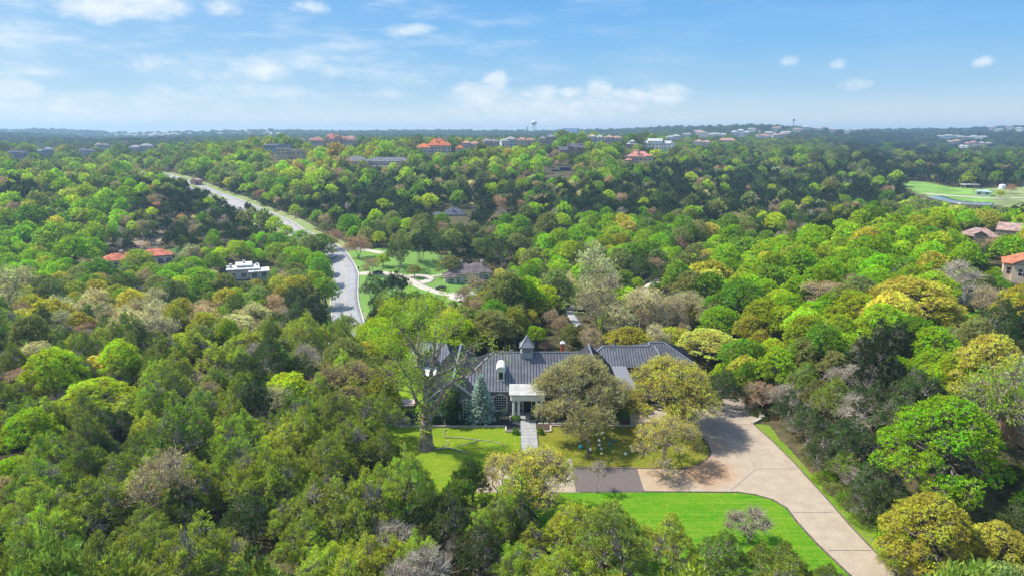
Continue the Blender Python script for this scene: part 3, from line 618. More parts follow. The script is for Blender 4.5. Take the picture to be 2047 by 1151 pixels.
# fascia boards and gutters
fasc = mat('pale grey fascia', (.42, .42, .43), .6, .05, 2)
for (a, b2, c_, z2, yf, zr) in ((*g1, 109.1, 7.35), (*g2_, 111.2, 7.95), (25.4, 31.2, 28.3, 4.4, 124.68, 6.85)):
    hb().bar((a, yf-.04, z2-.1), (c_, yf-.04, zr-.1), .1, .26).build('fascia', fasc, house); hb().bar((b2, yf-.05, z2-.1), (c_, yf-.05, zr-.1), .1, .26).build('fascia', fasc, house)
hb().box(-6.2, 10.6, 112.36, 112.48, 4.08, 4.22).build('gutter', fasc, house); hb().box(19.2, 36.1, 125.2, 125.3, 4.05, 4.2).build('gutter', fasc, house)
# windows
def arched(cx, y, z0, z1, w, rise, parent, dark_=True, nx=5, nz=7, org=HO, trim=True):
    h = w/2; n = 10; top = [(cx+h*math.cos(t), z1-rise+rise*math.sin(t)) for t in np.linspace(0, math.pi, n+1)]
    pane = MB(org).slab([(cx-h, y-.05, z0), (cx+h, y-.05, z0)]+[(a, y-.05, b2) for a, b2 in top], .06, n=(0, -1, 0)); o = pane.build('window', M['darkglass'] if dark_ else M['glass'], parent)
    f = MB(org)
    for i in range(nx+1):
        x_ = cx-h+w*i/nx; zt = z1-rise+rise*math.sqrt(max(0, 1-((x_-cx)/h)**2)); wd = .05 if 0 < i < nx else .09
        if nx % 2 == 0 and i == nx//2: wd = .10
        f.box(x_-wd/2, x_+wd/2, y-.11, y-.06, z0, max(zt, z0+.1))
    for j in range(nz+1):
        z_ = z0+(z1-z0-.04)*j/nz; hw = h if z_ <= z1-rise else h*math.sqrt(max(0.01, 1-((z_-z1+rise)/rise)**2)); f.box(cx-hw, cx+hw, y-.112, y-.058, z_-.025, z_+.025)
    f.build('frame', M['white'], o)
    if trim:
        t = MB(org)
        for i in range(n):
            (a, b2), (c2, d2) = top[i], top[i+1]; g = lambda p, q, e: (cx+(p-cx)*(1+e/h), y-.14, (z1-rise)+(q-z1+rise)*(1+e/max(rise, .3)*.75))
            t.slab([g(a, b2, 0), g(c2, d2, 0), g(c2, d2, .22), g(a, b2, .22)], .15, n=(0, -1, 0))
        t.box(cx-.14, cx+.14, y-.2, y, z1+.02, z1+.36); t.box(cx-h-.12, cx-h, y-.1, y, z0-.05, z1-rise); t.box(cx+h, cx+h+.12, y-.1, y, z0-.05, z1-rise); t.box(cx-h-.2, cx+h+.2, y-.2, y, z0-.18, z0-.04)
        t.build('surround', M['cream'], o)
    return o
arched(-7.75, 109.5, .45, 3.75, 2.35, .65, house, False, 4, 6); arched(-12.7, 109.5, .45, 3.7, 2.2, .65, house, False, 4, 6)
arched(-2.1, 113, .5, 3.3, 2.3, .6, house, True, 5, 6); arched(8.6, 113, .5, 3.3, 2.3, .6, house, True, 5, 6); arched(14.9, 111.6, .5, 3.6, 2.4, .6, house, True, 5, 6); arched(20.6, 113, .6, 3.2, 1.6, .4, house, True, 4, 6)
for i, x_ in enumerate((23.2, 27.4, 31.6)):
    o = hb().box(x_-1.5, x_+1.5, 125.92, 126.02, 0.05, 2.6).build('garage_door', M['white'], house)
    kk = hb()
    for j in range(4): kk.box(x_-1.5, x_+1.5, 125.895, 125.925, .55+j*.6, .6+j*.6)
    kk.build('panel_joint', M['wallgrey'], o)
# porch
po = hb().box(-.15, 5.55, 109.75, 113.0, 3.55, 4.62).build('porch_beam', M['white'], house)
hb().box(-.3, 5.7, 109.6, 113, 4.35, 4.62).box(-.22, 5.62, 109.68, 113, 3.5, 3.66).build('moulding', M['cream'], po)
hb().slab([(-.5, 109.4, 4.68), (5.9, 109.4, 4.68), (5.9, 113.0, 5.35), (-.5, 113.0, 5.35)], .12).build('porch_roof', mat('weathered white metal', (.50, .49, .45), .55, .05, .7, col2=(.36, .34, .30)), house)
for x_ in (.3, 1.15, 4.25, 5.1):
    k = hb(); k.tube((x_, 110.1, .35), (x_, 110.1, 3.35), .26, .21, 14); k.box(x_-.32, x_+.32, 109.78, 110.42, 0, .22); k.tube((x_, 110.1, .2), (x_, 110.1, .38), .32, .27, 14); k.box(x_-.3, x_+.3, 109.8, 110.4, 3.35, 3.52)
    k.build('column', M['white'], house)
hb().box(-.4, 5.8, 109.4, 113, 0.0, .075).build('porch_floor', flag, house)
d = hb().box(2.0, 3.4, 112.86, 112.98, .08, 2.9).build('door', M['door'], house); hb().tube((3.2, 112.8, 1.1), (3.2, 112.8, 1.5), .03).build('handle', M['seam'], d)
k = hb(); k.box(1.15, 1.3, 112.8, 112.97, .08, 3.3); k.box(1.87, 2.0, 112.8, 112.97, .08, 3.3); k.box(3.4, 3.53, 112.8, 112.97, .08, 3.3); k.box(4.1, 4.25, 112.8, 112.97, .08, 3.3); k.box(1.15, 4.25, 112.79, 112.98, 2.95, 3.1)
k.build('frame', M['white'], d)
for x_ in (1.58, 3.82): hb().box(x_-.27, x_+.27, 112.88, 112.96, .12, 2.9).build('sidelight', M['darkglass'], house)
# dormer with barrel roof
y0, x_ = 114.2, -1.95
k = hb().box(x_-.62, x_+.62, y0, y0+3.2, 5.3, 7.35).box(x_-.75, x_+.75, y0-.08, y0+.2, 5.25, 5.5).box(x_-.8, x_+.8, y0-.1, y0+.25, 7.15, 7.4); dm = k.build('dormer', M['cream'], house)
k = hb(); pts = [(x_+.86*math.cos(t), 7.35+.78*math.sin(t)) for t in np.linspace(0, math.pi, 13)]
for i in range(12):
    a, b2 = pts[i], pts[i+1]; k.slab([(a[0], y0-.2, a[1]), (b2[0], y0-.2, b2[1]), (b2[0], y0+3.6, b2[1]), (a[0], y0+3.6, a[1])], .08)
k.slab([(p[0], y0-.05, p[1]) for p in pts], .1, n=(0, -1, 0)); k.build('barrel_roof', mat('cream metal', (.70, .68, .60), .5, .08, 1), dm)
w = hb().box(x_-.36, x_+.36, y0-.04, y0+.02, 5.75, 7.05).build('pane', M['darkglass'], dm)
# cupola astride the ridge
cxx, y0 = 2.72, 118.3
k = hb().box(cxx-1.05, cxx+1.05, y0, y0+2.2, 7.8, 9.25).box(cxx-.98, cxx+.98, y0+.08, y0+2.1, 9.2, 10.45).box(cxx-1.15, cxx+1.15, y0-.08, y0+2.3, 9.15, 9.3); cu = k.build('cupola', mat('pale grey painted wood', (.33, .33, .34), .7, .06, 2), house)
hb().box(cxx-.72, cxx+.72, y0+.02, y0+.1, 9.4, 10.25).build('louvre', M['roof'], cu)
k = hb(); ap = (cxx, y0+1.1, 12.3); e = [(cxx-1.35, y0-.3, 10.35), (cxx+1.35, y0-.3, 10.35), (cxx+1.35, y0+2.5, 10.35), (cxx-1.35, y0+2.5, 10.35)]; mid = [(cxx-.75, y0+.35, 11.1), (cxx+.75, y0+.35, 11.1), (cxx+.75, y0+1.85, 11.1), (cxx-.75, y0+1.85, 11.1)]
for i in range(4):
    j = (i+1) % 4; k.slab([e[i], e[j], mid[j], mid[i]], .08); k.slab([mid[i], mid[j], ap], .08); k.bar(e[i], mid[i], .12, .12); k.bar(mid[i], ap, .12, .12)
k.build('cupola_roof', M['roof'], cu)
# chimney, vents, rear canopy
k = hb().box(9.0, 9.75, 121.0, 121.75, 6.5, 10.1); ch = k.build('chimney', M['brick'], house); hb().box(8.95, 9.8, 120.95, 121.8, 10.1, 10.3).box(9.2, 9.55, 121.2, 121.55, 10.3, 10.6).build('chimney_cap', M['white'], ch)
for (x_, y_, z_) in ((-.2, 120.2, 8.9), (20.4, 131.5, 6.5), (-8.9, 118, 7.2)): hb().box(x_-.25, x_+.25, y_-.15, y_+.15, z_-.5, z_+.35).build('roof_vent', M['seam'], house)
hb().slab([(-17.6, 123.6, 3.0), (-13.95, 123.6, 3.0), (-13.95, 127.0, 3.7), (-17.6, 127.0, 3.7)], .14).box(-17.5, -17.4, 123.7, 123.8, 0, 2.9).build('canopy', M['white'], house)
# ================================================================== other houses
def hip(k, x0, x1, y0, y1, ze, zr, ov=.6, t=.22):
    x0, x1, y0, y1 = x0-ov, x1+ov, y0-ov, y1+ov; w, d = x1-x0, y1-y0; h = min(w, d)/2*.96
    if w >= d: a, b = ((x0+h), (y0+y1)/2, zr), ((x1-h), (y0+y1)/2, zr); P_ = [[(x0, y0, ze), (x1, y0, ze), b, a], [(x1, y1, ze), (x0, y1, ze), a, b], [(x0, y1, ze), (x0, y0, ze), a], [(x1, y0, ze), (x1, y1, ze), b]]
    else: a, b = ((x0+x1)/2, y0+h, zr), ((x0+x1)/2, y1-h, zr); P_ = [[(x0, y0, ze), (x1, y0, ze), a], [(x1, y0, ze), (x1, y1, ze), b, a], [(x1, y1, ze), (x0, y1, ze), b], [(x0, y1, ze), (x0, y0, ze), a, b]]
    for p in P_: k.slab(p, t)
def gab(k, kw, x0, x1, y0, y1, ze, zr, ax, ov=.5, t=.22):
    """gable roof, ridge along ax; kw takes the gable walls"""
    if ax == 'x':
        c = (y0+y1)/2; k.slab([(x0-ov, y0-ov, ze), (x1+ov, y0-ov, ze), (x1+ov, c, zr), (x0-ov, c, zr)], t); k.slab([(x1+ov, y1+ov, ze), (x0-ov, y1+ov, ze), (x0-ov, c, zr), (x1+ov, c, zr)], t)
        for (x_, n) in ((x0, -1), (x1, 1)): kw.slab([(x_, y0, ze-.3), (x_, y1, ze-.3), (x_, c, zr-.3)], .25, n=(n, 0, 0))
    else:
        c = (x0+x1)/2; k.slab([(x0-ov, y1+ov, ze), (x0-ov, y0-ov, ze), (c, y0-ov, zr), (c, y1+ov, zr)], t); k.slab([(x1+ov, y0-ov, ze), (x1+ov, y1+ov, ze), (c, y1+ov, zr), (c, y0-ov, zr)], t)
        for (y_, n) in ((y0, -1), (y1, 1)): kw.slab([(x0, y_, ze-.3), (x1, y_, ze-.3), (c, y_, zr-.3)], .25, n=(0, n, 0))
HOUSES = []
def home(label, u, D, blocks, wallc, roofc, rot=0, win=None, chim=(), cat='house', name='house', group=None, dz=0.0, rough=.9, trim=None, wins=True, sink=3.0, sz=1.0):
    """blocks: x0,x1,y0,y1,h,roof kind,roof rise,rows of windows; the thing's base stands on the terrain"""
    win = win or (M['darkglass'] if D < 330 else M['farglass'])
    p = PtD(u, D); o = empty(name, (p.x, p.y, p.z+dz), label, cat, group, R(rot)-math.atan2(p.x, p.y)); o.scale = (sz, sz, sz)
    kw, kr = MB(), MB(); wm = mat('wall '+label[:24], wallc, .9, .08, .4, .2, 6); rm = mat('roof '+label[:24], roofc, rough, .22, .5, .4, 3)
    rows = []
    for (x0, x1, y0, y1, h, rk, rr, nr) in blocks:
        kw.box(x0, x1, y0, y1, -sink, h)
        if rk == 'hip': hip(kr, x0, x1, y0, y1, h, h+rr)
        elif rk in 'xy': gab(kr, kw, x0, x1, y0, y1, h, h+rr, rk)
        else: kr.box(x0-.5, x1+.5, y0-.5, y1+.5, h, h+.45)
        if wins:
            n = max(1, int((x1-x0)/3.4))
            for r_ in range(nr):
                for i in range(n): rows.append((x0+(i+.5)*(x1-x0)/n, y0, 1.0+r_*3.3, min(1.9, (x1-x0)/n*.6)))
    kw.build('wall', wm, o); ro = kr.build('roof', rm, o)
    for (x_, y_, z_, w_) in chim: MB().box(x_-w_/2, x_+w_/2, y_-w_/2, y_+w_/2, 1, z_).box(x_-w_/2-.12, x_+w_/2+.12, y_-w_/2-.12, y_+w_/2+.12, z_, z_+.25).build('chimney', wm, ro)
    for (x_, y_, z_, w_) in rows[:26]:
        q = MB().box(x_-w_/2, x_+w_/2, y_-.06, y_+.02, z_, z_+1.7).build('window', win, o)
        if D < 330:
            MB().box(x_-w_/2-.08, x_+w_/2+.08, y_-.1, y_-.061, z_+.8, z_+.9).box(x_-.05, x_+.05, y_-.101, y_-.062, z_, z_+1.7).build('frame', M['white'], q)
    if trim: MB().box(*trim).build('terrace', M['stone'], o)
    HOUSES.append((u, D, max(abs(b[0]) for b in blocks)+2)); return o
TR, WH, BE = (.46, .16, .085), (.74, .73, .70), (.55, .44, .30)
home('white flat-roofed modern house with three chimneys among the trees below the hill', 489, 298, [(-8,5,0,10,4.2,'flat',0,1),(1,9,-2.5,6,3.2,'flat',0,1),(-4,2,3,11,5.4,'flat',0,0)], (.60,.54,.46), WH, 0, chim=((-6.5,4,6.2,1.2),(-1,8,6.8,1.0),(4.5,6,5.6,1.0)))
home('red-tiled house with cream walls at the foot of the scrubby hill', 270, 312, [(-14,3,0,9,4,'hip',2.6,1),(1,15,2,12,4.2,'hip',2.6,1)], (.62,.55,.48), (.55,.17,.09), 4, chim=((-6,5,7.2,1.1),))
home('brown-roofed stone house with white columns beside the curving drive', 940, 283, [(-8,4,0,11,4.2,'hip',3.9,1),(-2,9,3,13,4.2,'hip',3.4,1),(-11,-6,-2,6,3.6,'hip',1.6,1)], (.50,.44,.36), (.17,.135,.125), 8, chim=((6.5,10,7.8,1.0),(-3,6,8.8,.8)))
home('dark slate-roofed house half hidden in the trees in mid valley', 908, 400, [(-9,9,0,12,4.5,'hip',5,1),(-18,-8,3,11,4,'hip',2.4,1)], (.3,.29,.28), (.10,.115,.14), 0, chim=((-1,3,10,1.0),), dz=-2.6, sz=.72)
home('long grey-roofed lodge with deep verandas on the ridge', 757, 585, [(-30,-8,0,14,5.5,'hip',4.5,1),(-10,30,3,14,5,'hip',3.6,1)], (.36,.31,.25), (.19,.185,.19), 0, trim=(-30,28,-5,0,-4,1.2), dz=2.5, sink=8, sz=.92)
home('beige flat-roofed villa with tall piers above the lodge', 586, 650, [(-15,-2,0,12,6.5,'flat',0,2),(-4,9,2,14,5,'flat',0,1),(6,15,0,10,5.5,'flat',0,1)], (.58,.45,.29), (.50,.40,.30), -4, dz=3.5, sink=8, sz=.85)
home('low dark-roofed modern house behind the beige villa', 561, 760, [(-17,2,0,12,4.5,'hip',2,1),(0,17,3,12,5.5,'flat',0,1)], (.36,.36,.36), (.10,.12,.14), 0, dz=4, sink=9, sz=.85)
home('sprawling red-tiled villa with many wings on the left of the ridge', 668, 900, [(-30,-12,6,18,5,'hip',4,1),(-10,10,10,24,10,'hip',4.5,2),(-6,4,2,12,7,'hip',4,1),(10,22,4,16,7.5,'hip',4,2),(20,33,0,10,6,'hip',3,1),(6,11,0,7,11,'hip',2.6,2)], (.56,.40,.30), (.42,.17,.13), 0, chim=((2,14,17,1.6),), dz=6, sink=12, sz=.9)
home('large mansion with bright orange tile roof on the ridge', 880, 720, [(-24,-9,0,12,6,'hip',4,1),(-13,9,4,20,8,'hip',7,2),(4,12,0,10,8,'hip',4,2),(17,26,2,12,5,'hip',3.5,2)], (.60,.50,.38), (.62,.17,.06), 0, chim=((6,10,17,1.6),(-3,8,15,1.2)), dz=4, sink=9)
home('brown stone manor with steep slate gables on the ridge', 1144, 650, [(-14,-5,2,12,5,'x',3.5,1),(-5,12,4,15,7.5,'x',4.5,2),(2,8,0,6,5,'y',3.5,1),(-1,3,8,12,10,'hip',2.5,1)], (.36,.24,.17), (.13,.125,.14), 6, chim=((-4,5,13,1.8),(8,8,13,1.2)), dz=1, sink=8, sz=.88)
home('long white two-storey mansion with columned balconies on the hilltop', 1310, 800, [(-18,-10,-1,12,7,'x',3,1),(-10,6,0,12,9.5,'x',3,2),(4,16,2,12,7,'x',3,2),(15,21,0,8,6,'y',3,1)], (.68,.66,.62), (.50,.49,.48), 0, dz=.5, trim=(-18,18,-4,0,-4,1), sink=8)
home('small grey pavilion house left of the white mansion', 1261, 770, [(-6,6,0,9,4,'hip',3,1),(-3,3,1,8,6.5,'hip',2.6,1)], (.36,.28,.24), (.46,.45,.44), 0, dz=1)
home('pink stucco villa with salmon tile roof and arched dormers below the mansion', 1278, 625, [(-13,10,2,16,8,'hip',5,2),(-15,-8,-1,6,4.5,'hip',2.5,1),(6,12,-2,4,9,'hip',1.4,2)], (.55,.42,.32), (.52,.22,.17), 0, dz=-1.2, chim=((-2,4,14,1.6),), sink=8, sz=.92)
home('tan villa with low terracotta roof beyond the hilltop lawn', 1450, 1180, [(-14,14,0,12,4,'hip',4,1)], (.45,.36,.27), (.46,.26,.19), 0, dz=4, wins=False)
home('wide white villa on the far right ridge', 1475, 1480, [(-18,-4,0,12,9,'hip',3,2),(-6,10,4,16,12,'hip',3,2),(8,20,0,12,8,'hip',3,2)], (.7,.69,.68), (.5,.5,.5), 0, dz=6, sink=9)
home('white villa with a domed bell tower on the far right ridge', 1520, 1400, [(-8,-3,0,5,15,'hip',4,1),(-14,14,4,16,6,'hip',4,1),(6,16,0,10,7,'hip',3,1)], (.74,.66,.60), (.48,.24,.2), 0, dz=3, sink=9)
rr_ = random.Random(5)
def cluster(pts, grp, tail):
    for i, (u, D, w, wc, rc, lab) in enumerate(pts):
        home(lab+' '+tail, u, D, [(-w/2,0,0,10,6,'hip',3,1),(-2,w/2,2,12,rr_.choice((5,8)),'hip',3,2)], wc, rc, rr_.uniform(-20, 20), dz=5, group=grp, sink=12)
cluster([(1884,1850,40,WH,(.4,.36,.33),'grey-roofed white house, leftmost'),(1905,1900,36,(.6,.55,.5),(.36,.33,.32),'tall pale house, second'),(1927,1800,38,(.62,.5,.4),(.34,.32,.31),'sand-coloured house, third'),(1950,1850,42,(.6,.58,.55),(.4,.38,.37),'wide grey house, fourth'),(1903,1600,30,(.62,.48,.34),(.45,.30,.22),'tan villa with brown tiles, lowest'),(1936,1500,24,(.66,.55,.46),(.48,.22,.17),'red-roofed villa, lower right'),(1921,1330,14,WH,(.5,.45,.4),'small white gatehouse, nearest'),(1965,1500,26,(.5,.42,.36),(.36,.3,.28),'brown villa, far right')], 'houses on the far right hillside', 'of the cluster on the far right hillside')
cluster([(48,800,22,(.3,.3,.32),(.10,.105,.13),'black-roofed house, nearest'),(93,860,20,(.42,.42,.42),(.2,.21,.24),'grey-roofed house, second'),(178,900,18,(.5,.5,.5),(.14,.15,.17),'blue-roofed white house, third'),(285,1000,30,(.46,.42,.38),(.33,.31,.3),'long tan-roofed house, fourth'),(212,1150,22,(.45,.36,.29),(.32,.24,.19),'brown house with chimneys, farthest')], 'houses on the left plain', 'of those on the left plain')
for i, (u, D) in enumerate([(1370,1900),(1392,2000),(1418,1750),(1500,1950),(1548,2050),(1566,1800),(1590,1950),(1606,2100),(1632,2200),(1660,2300),(1690,2400),(1990,2400),(2012,2500),(2032,2350),(1975,2550),(1400,1500),(1535,1650)]):
    home(['pale','cream','grey','white','tan'][i % 5]+' speck of a house strung along the skyline ridge, '+['first','second','third','fourth','fifth','sixth','seventh','eighth','ninth','tenth','eleventh','twelfth','thirteenth','fourteenth','fifteenth','sixteenth','seventeenth'][sorted([1370,1392,1418,1500,1548,1566,1590,1606,1632,1660,1690,1990,2012,2032,1975,1400,1535]).index(u)]+' from left', u, D, [(-13,9,0,12,rr_.choice((5,8)),'hip',3,0),(0,15,3,14,6,'hip',3,0)], [(.66,.62,.56),(.66,.6,.48),(.5,.5,.5),(.75,.74,.72),(.55,.45,.34)][i % 5], rr_.choice([(.4,.28,.22),(.42,.4,.38),(.3,.28,.28)]), 0, dz=6, wins=False, group='houses strung along the skyline ridge', sink=12)
cluster([(940,800,20,(.55,.45,.36),(.45,.24,.17),'terracotta-roofed house, first'),(985,870,22,(.5,.44,.38),(.3,.26,.24),'brown-roofed house, second'),(1018,800,18,(.62,.58,.52),(.36,.34,.32),'grey-roofed pale house, third'),(1052,900,24,(.6,.48,.36),(.46,.25,.18),'red-roofed tan house, fourth'),(1092,820,20,(.42,.34,.28),(.2,.19,.2),'dark-roofed house, fifth'),(1190,840,20,(.6,.56,.5),(.4,.36,.33),'pale roofed house, sixth'),(1225,880,22,(.56,.46,.38),(.45,.27,.2),'salmon-roofed house, seventh'),(1400,1050,24,(.58,.5,.42),(.42,.26,.2),'tile-roofed house, last')], 'houses along the central ridge top', 'from the left along the central ridge top')
cluster([(600,1500,30,(.6,.5,.42),(.44,.25,.19),'red-roofed villa, first'),(632,1350,26,(.62,.54,.46),(.4,.26,.2),'brown-tiled villa, second'),(700,1150,26,(.62,.55,.48),(.45,.26,.2),'tan villa, third'),(1345,1300,26,(.66,.64,.6),(.45,.43,.4),'white villa, fourth'),(1438,1750,34,(.68,.66,.62),(.5,.46,.42),'wide white villa, fifth'),(1555,1500,28,(.64,.54,.44),(.46,.28,.22),'pink villa, sixth')], 'villas scattered behind the ridge', 'from the left of those scattered behind the ridge')
# near right neighbours
home('brown-shingled house with a white gabled dormer on the right wooded slope', 1950, 262, [(-6,8,0,10,4,'hip',3.6,1),(-2,2.5,-1.5,4,5.2,'y',1.6,1)], (.33,.26,.2), (.36,.24,.20), 10, dz=-2.6, sz=.82)
home('brown-shingled house partly behind a bright oak, right of the dormered one', 2014, 272, [(-6,9,0,10,4.4,'x',3.4,1)], (.35,.3,.25), (.38,.25,.21), -8, dz=-2.0, sz=.82)
home('cream house with a rust red tile roof at the right edge', 2046, 192, [(-6,8,0,10,4,'hip',2.8,1),(-4,1,-2,3,4.2,'y',1.6,1)], (.62,.5,.38), (.48,.17,.09), 4, dz=1.5)
home('pale green-roofed pump house beside the meadow lane', 1964, 528, [(-5,5,0,6,3.2,'hip',1.6,1)], (.66,.64,.6), (.34,.44,.38), 0, cat='shed', name='shed')
o = home('low grey and white utility building at the right edge by the timber deck', 2008, 99, [(-1.9,1.9,0,4,3.2,'flat',0,1)], (.38,.33,.3), (.72,.74,.80), 0, cat='shed', name='shed', dz=3.6)
# slatted enclosure, deck, dark court
p = PtD(1945, 165); o = empty('slatted_fence', p, 'whitewashed slatted timber screen on the right slope beside a bare tree', 'fence')
k = MB()
for i in range(9): k.box(-3, 3.6, 0, .06, .2+i*.42, .48+i*.42)
for i in range(9): k.box(-3.06, -3.0, 0, 3, .2+i*.42, .48+i*.42)
k.build('board_panel', mat('whitewashed boards', (.52, .5, .44), .8, .1, 2), o)
for x_ in (-3.1, 0, 3.6): MB().box(x_, x_+.12, .06, .2, 0, 4.0).build('post', M['white'], o)
hip(kk := MB(), -2.9, 3.5, .3, 3, 4.1, 4.9, .3); kk.build('roof', mat('pale sheet', (.6, .57, .5), .7, .1, 1), o)
p = Vector(PtD(2043, 86)); p.z += 1.5; o = empty('timber_deck', p, 'stepped brown timber deck with railing at the right edge', 'deck')
for i in range(9): MB().box(-2.5, 5, -4.2+i*.9, -3.35+i*.9, -1.5, -.6+i*.28).build('step', M['wood'], o)
k = MB()
for i in range(26): k.box(-2.4+i*.28, -2.3+i*.28, 4.0, 4.06, 1.6, 2.7)
k.box(-2.5, 5, 3.96, 4.1, 2.7, 2.8); k.build('railing', M['wood'], o); MB().box(-2.7, -2.5, 3.9, 4.1, .8, 3.4).build('post', M['white'], o)
home('dark blue-grey hillside garage with a tarpaulin beside it', 1125, 560, [(-4,9,0,8,4,'flat',0,0),(-14,-6,-3,4,1.5,'flat',0,0)], (.06,.08,.13), (.07,.09,.13), 8, dz=-.3, sz=.7, cat='garage', name='garage')
# water tower, office block, masts
p = PtD(1067, 2600); p.z = 36; o = empty('water_tower', p, 'tall white water tower with a bulbous tank above the horizon', 'water tower'); whf = mat('white tank', (.72, .74, .76), .6, .05, .1)
MB().tube((0,0,-30),(0,0,46),2.2,1.6,14).build('column', whf, o); k = MB()
prof = [(1.6,42),(5,45),(9.5,48.5),(11.5,52),(10.5,55.5),(6,58.5),(.3,60)]
for (r0, z0), (r1, z1) in zip(prof[:-1], prof[1:]): k.tube((0,0,z0),(0,0,z1),r0,r1,20,False)
k.build('tank', whf, o, sm=True); k = MB()
for i in range(4): q = i*math.pi/2+.4; k.tube((math.cos(q)*9,math.sin(q)*9,-30),(math.cos(q)*9,math.sin(q)*9,50),.5,.5,6)
k.build('riser', whf, o)
home('pale office slab standing alone on the horizon', 1141, 3400, [(-42,42,0,20,26,'flat',0,0)], (.45,.55,.62), (.6,.65,.7), 0, cat='office block', name='office_block', wins=False, sink=20)
home('small pale block on the horizon left of the water tower', 1054, 3300, [(-4,4,0,8,30,'flat',0,0)], (.6,.62,.64), (.6,.62,.64), 0, cat='tower', name='tower_block', wins=False, sink=20)
p = PtD(1582, 2300); o = empty('water_tank', p, 'tiny dark tank on a mast above the right ridge', 'water tank'); MB().tube((0,0,-5),(0,0,34),.8).build('mast', M['black'], o); MB().tube((0,0,30),(0,0,36),3.2,3.2,12).build('tank', M['black'], o)
# utility pole, white tank and canopy by the meadow
p = Pt(1946, 388); o = empty('utility_pole', p, 'brown utility pole between the meadow and the pump house', 'utility pole'); MB().tube((0,0,-1),(0,0,9.5),.22,.16).build('pole', M['wood'], o); MB().box(-1.4,1.4,-.1,.1,8.3,8.55).build('crossarm', M['wood'], o)
p = Pt(2003, 378); o = empty('storage_tank', p, 'squat white storage tank beyond the pump house', 'tank'); MB().tube((0,0,0),(0,0,3.2),2.6,2.6,20).tube((0,0,3.2),(0,0,4),2.6,.3,20).build('shell', whf, o, sm=False)
p = Pt(1938, 376); o = empty('shade_canopy', p, 'white flat shade canopy at the far edge of the meadow', 'canopy'); MB().box(-7,7,-3,3,2.8,3.1).build('cover', M['white'], o)
for x_, y_ in ((-6,-2.5),(6,-2.5),(-6,2.5),(6,2.5)): MB().tube((x_,y_,0),(x_,y_,2.8),.12).build('post', M['white'], o)
p = Pt(391, 371); o = empty('gatehouse', p, 'small pinkish stone gatehouse beside the upper road', 'gatehouse'); MB().box(-4,4,0,4,-1,4.4).box(-2.5,0,-1,0,-1,5.4).build('wall', mat('pink sandstone', (.50,.33,.26), .9, .1, 1), o)
hip(kk := MB(), -4, 4, 0, 4, 4.4, 5.6, .4); kk.build('roof', mat('pink tile', (.4,.24,.19), .9, .1, 1), o); MB().box(1,2.6,-.06,.05,0,2.6).build('window', M['darkglass'], o)
# ================================================================== vehicles and street things
def car(label, p, rz, paint, scale=1.0):
    o = empty('parked_car' if 'parked' in label else 'car', p, label, 'car', None, rz); o.scale = (scale,)*3
    prof = [(-2.3,.45),(-2.32,.75),(-2.1,.95),(-1.2,1.02),(-.75,1.42),(.75,1.48),(1.75,1.05),(2.2,.98),(2.3,.7),(2.28,.35),(-2.2,.3)]
    k = MB(); n = len(prof); hw = [.86,.9,.9,.9,.66,.66,.88,.88,.9,.88,.88]; b = 0
    for s in (-1, 1):
        for (q, h), w_ in zip(prof, hw): k.v.append(Vector((q, s*w_, h)))
    k.f.append(tuple(range(n))[::-1]); k.f.append(tuple(range(n, 2*n)))
    for i in range(n): j = (i+1) % n; k.f.append((i, j, n+j, n+i))
    body = k.build('body', paint, o)
    for s in (-1, 1):
        MB().slab([(-1.05,s*.80,1.03),(1.45,s*.80,1.06),(.7,s*.70,1.41),(-.72,s*.70,1.37)], .03, n=(0, s, 0)).build('window', M['darkglass'], o)
        for x_ in (-1.4, 1.4):
            w = MB().tube((x_, s*.72, .33),(x_, s*.93, .33), .33, .33, 16).build('wheel', M['tyre'], o); MB().tube((x_, s*.92, .33),(x_, s*.95, .33), .2, .2, 12).build('rim', M['seam'], w)
    MB().slab([(-2.12,-.7,.96+.02),(-2.12,.7,.98),(-1.2,.7,1.05),(-1.2,-.7,1.05)], .02).build('bonnet', paint, o)
    MB().slab([(-1.2,-.66,1.06),(-1.2,.66,1.06),(-.78,.6,1.4),(-.78,-.6,1.4)], .02).build('windscreen', M['darkglass'], o)
    for s in (-.6, .6): MB().box(-2.36,-2.3,s-.15,s+.15,.68,.84).build('headlight', M['white'], o)
    return o
p = Pt(669, 516); p.z += .25; p.x -= .6; car('white car driving down the winding street past the hedge', p, R(60), M['carwhite'])
p = Pt(882, 581); p.z += .3; car('black car parked on the curving drive by the brown-roofed house', p, R(10), M['carblack'])
p = Pt(755, 549); p.z += .3; car('dark car parked where the neighbour drive leaves the street', p, R(5), M['carblack'])
p = Pt(474, 399); p.z += .6
car('small dark car on the upper road near the gatehouse', Vector((*Pt(396, 381)[:2], Pt(396, 381).z+.5)), R(130), M['carblack'])
car('dark car parked in the court behind the yellow-green oak', Vector((26.5, 118.5, .06)), R(20), M['carblack'])
p = Pt(717, 542); o = empty('mailbox', p, 'black mailbox on a post where the neighbour drive meets the street', 'mailbox'); MB().box(-.12,.12,-.12,.12,0,1.2).build('post', M['black'], o); MB().box(-.3,.3,-.5,.5,1.2,1.7).build('box', M['black'], o)
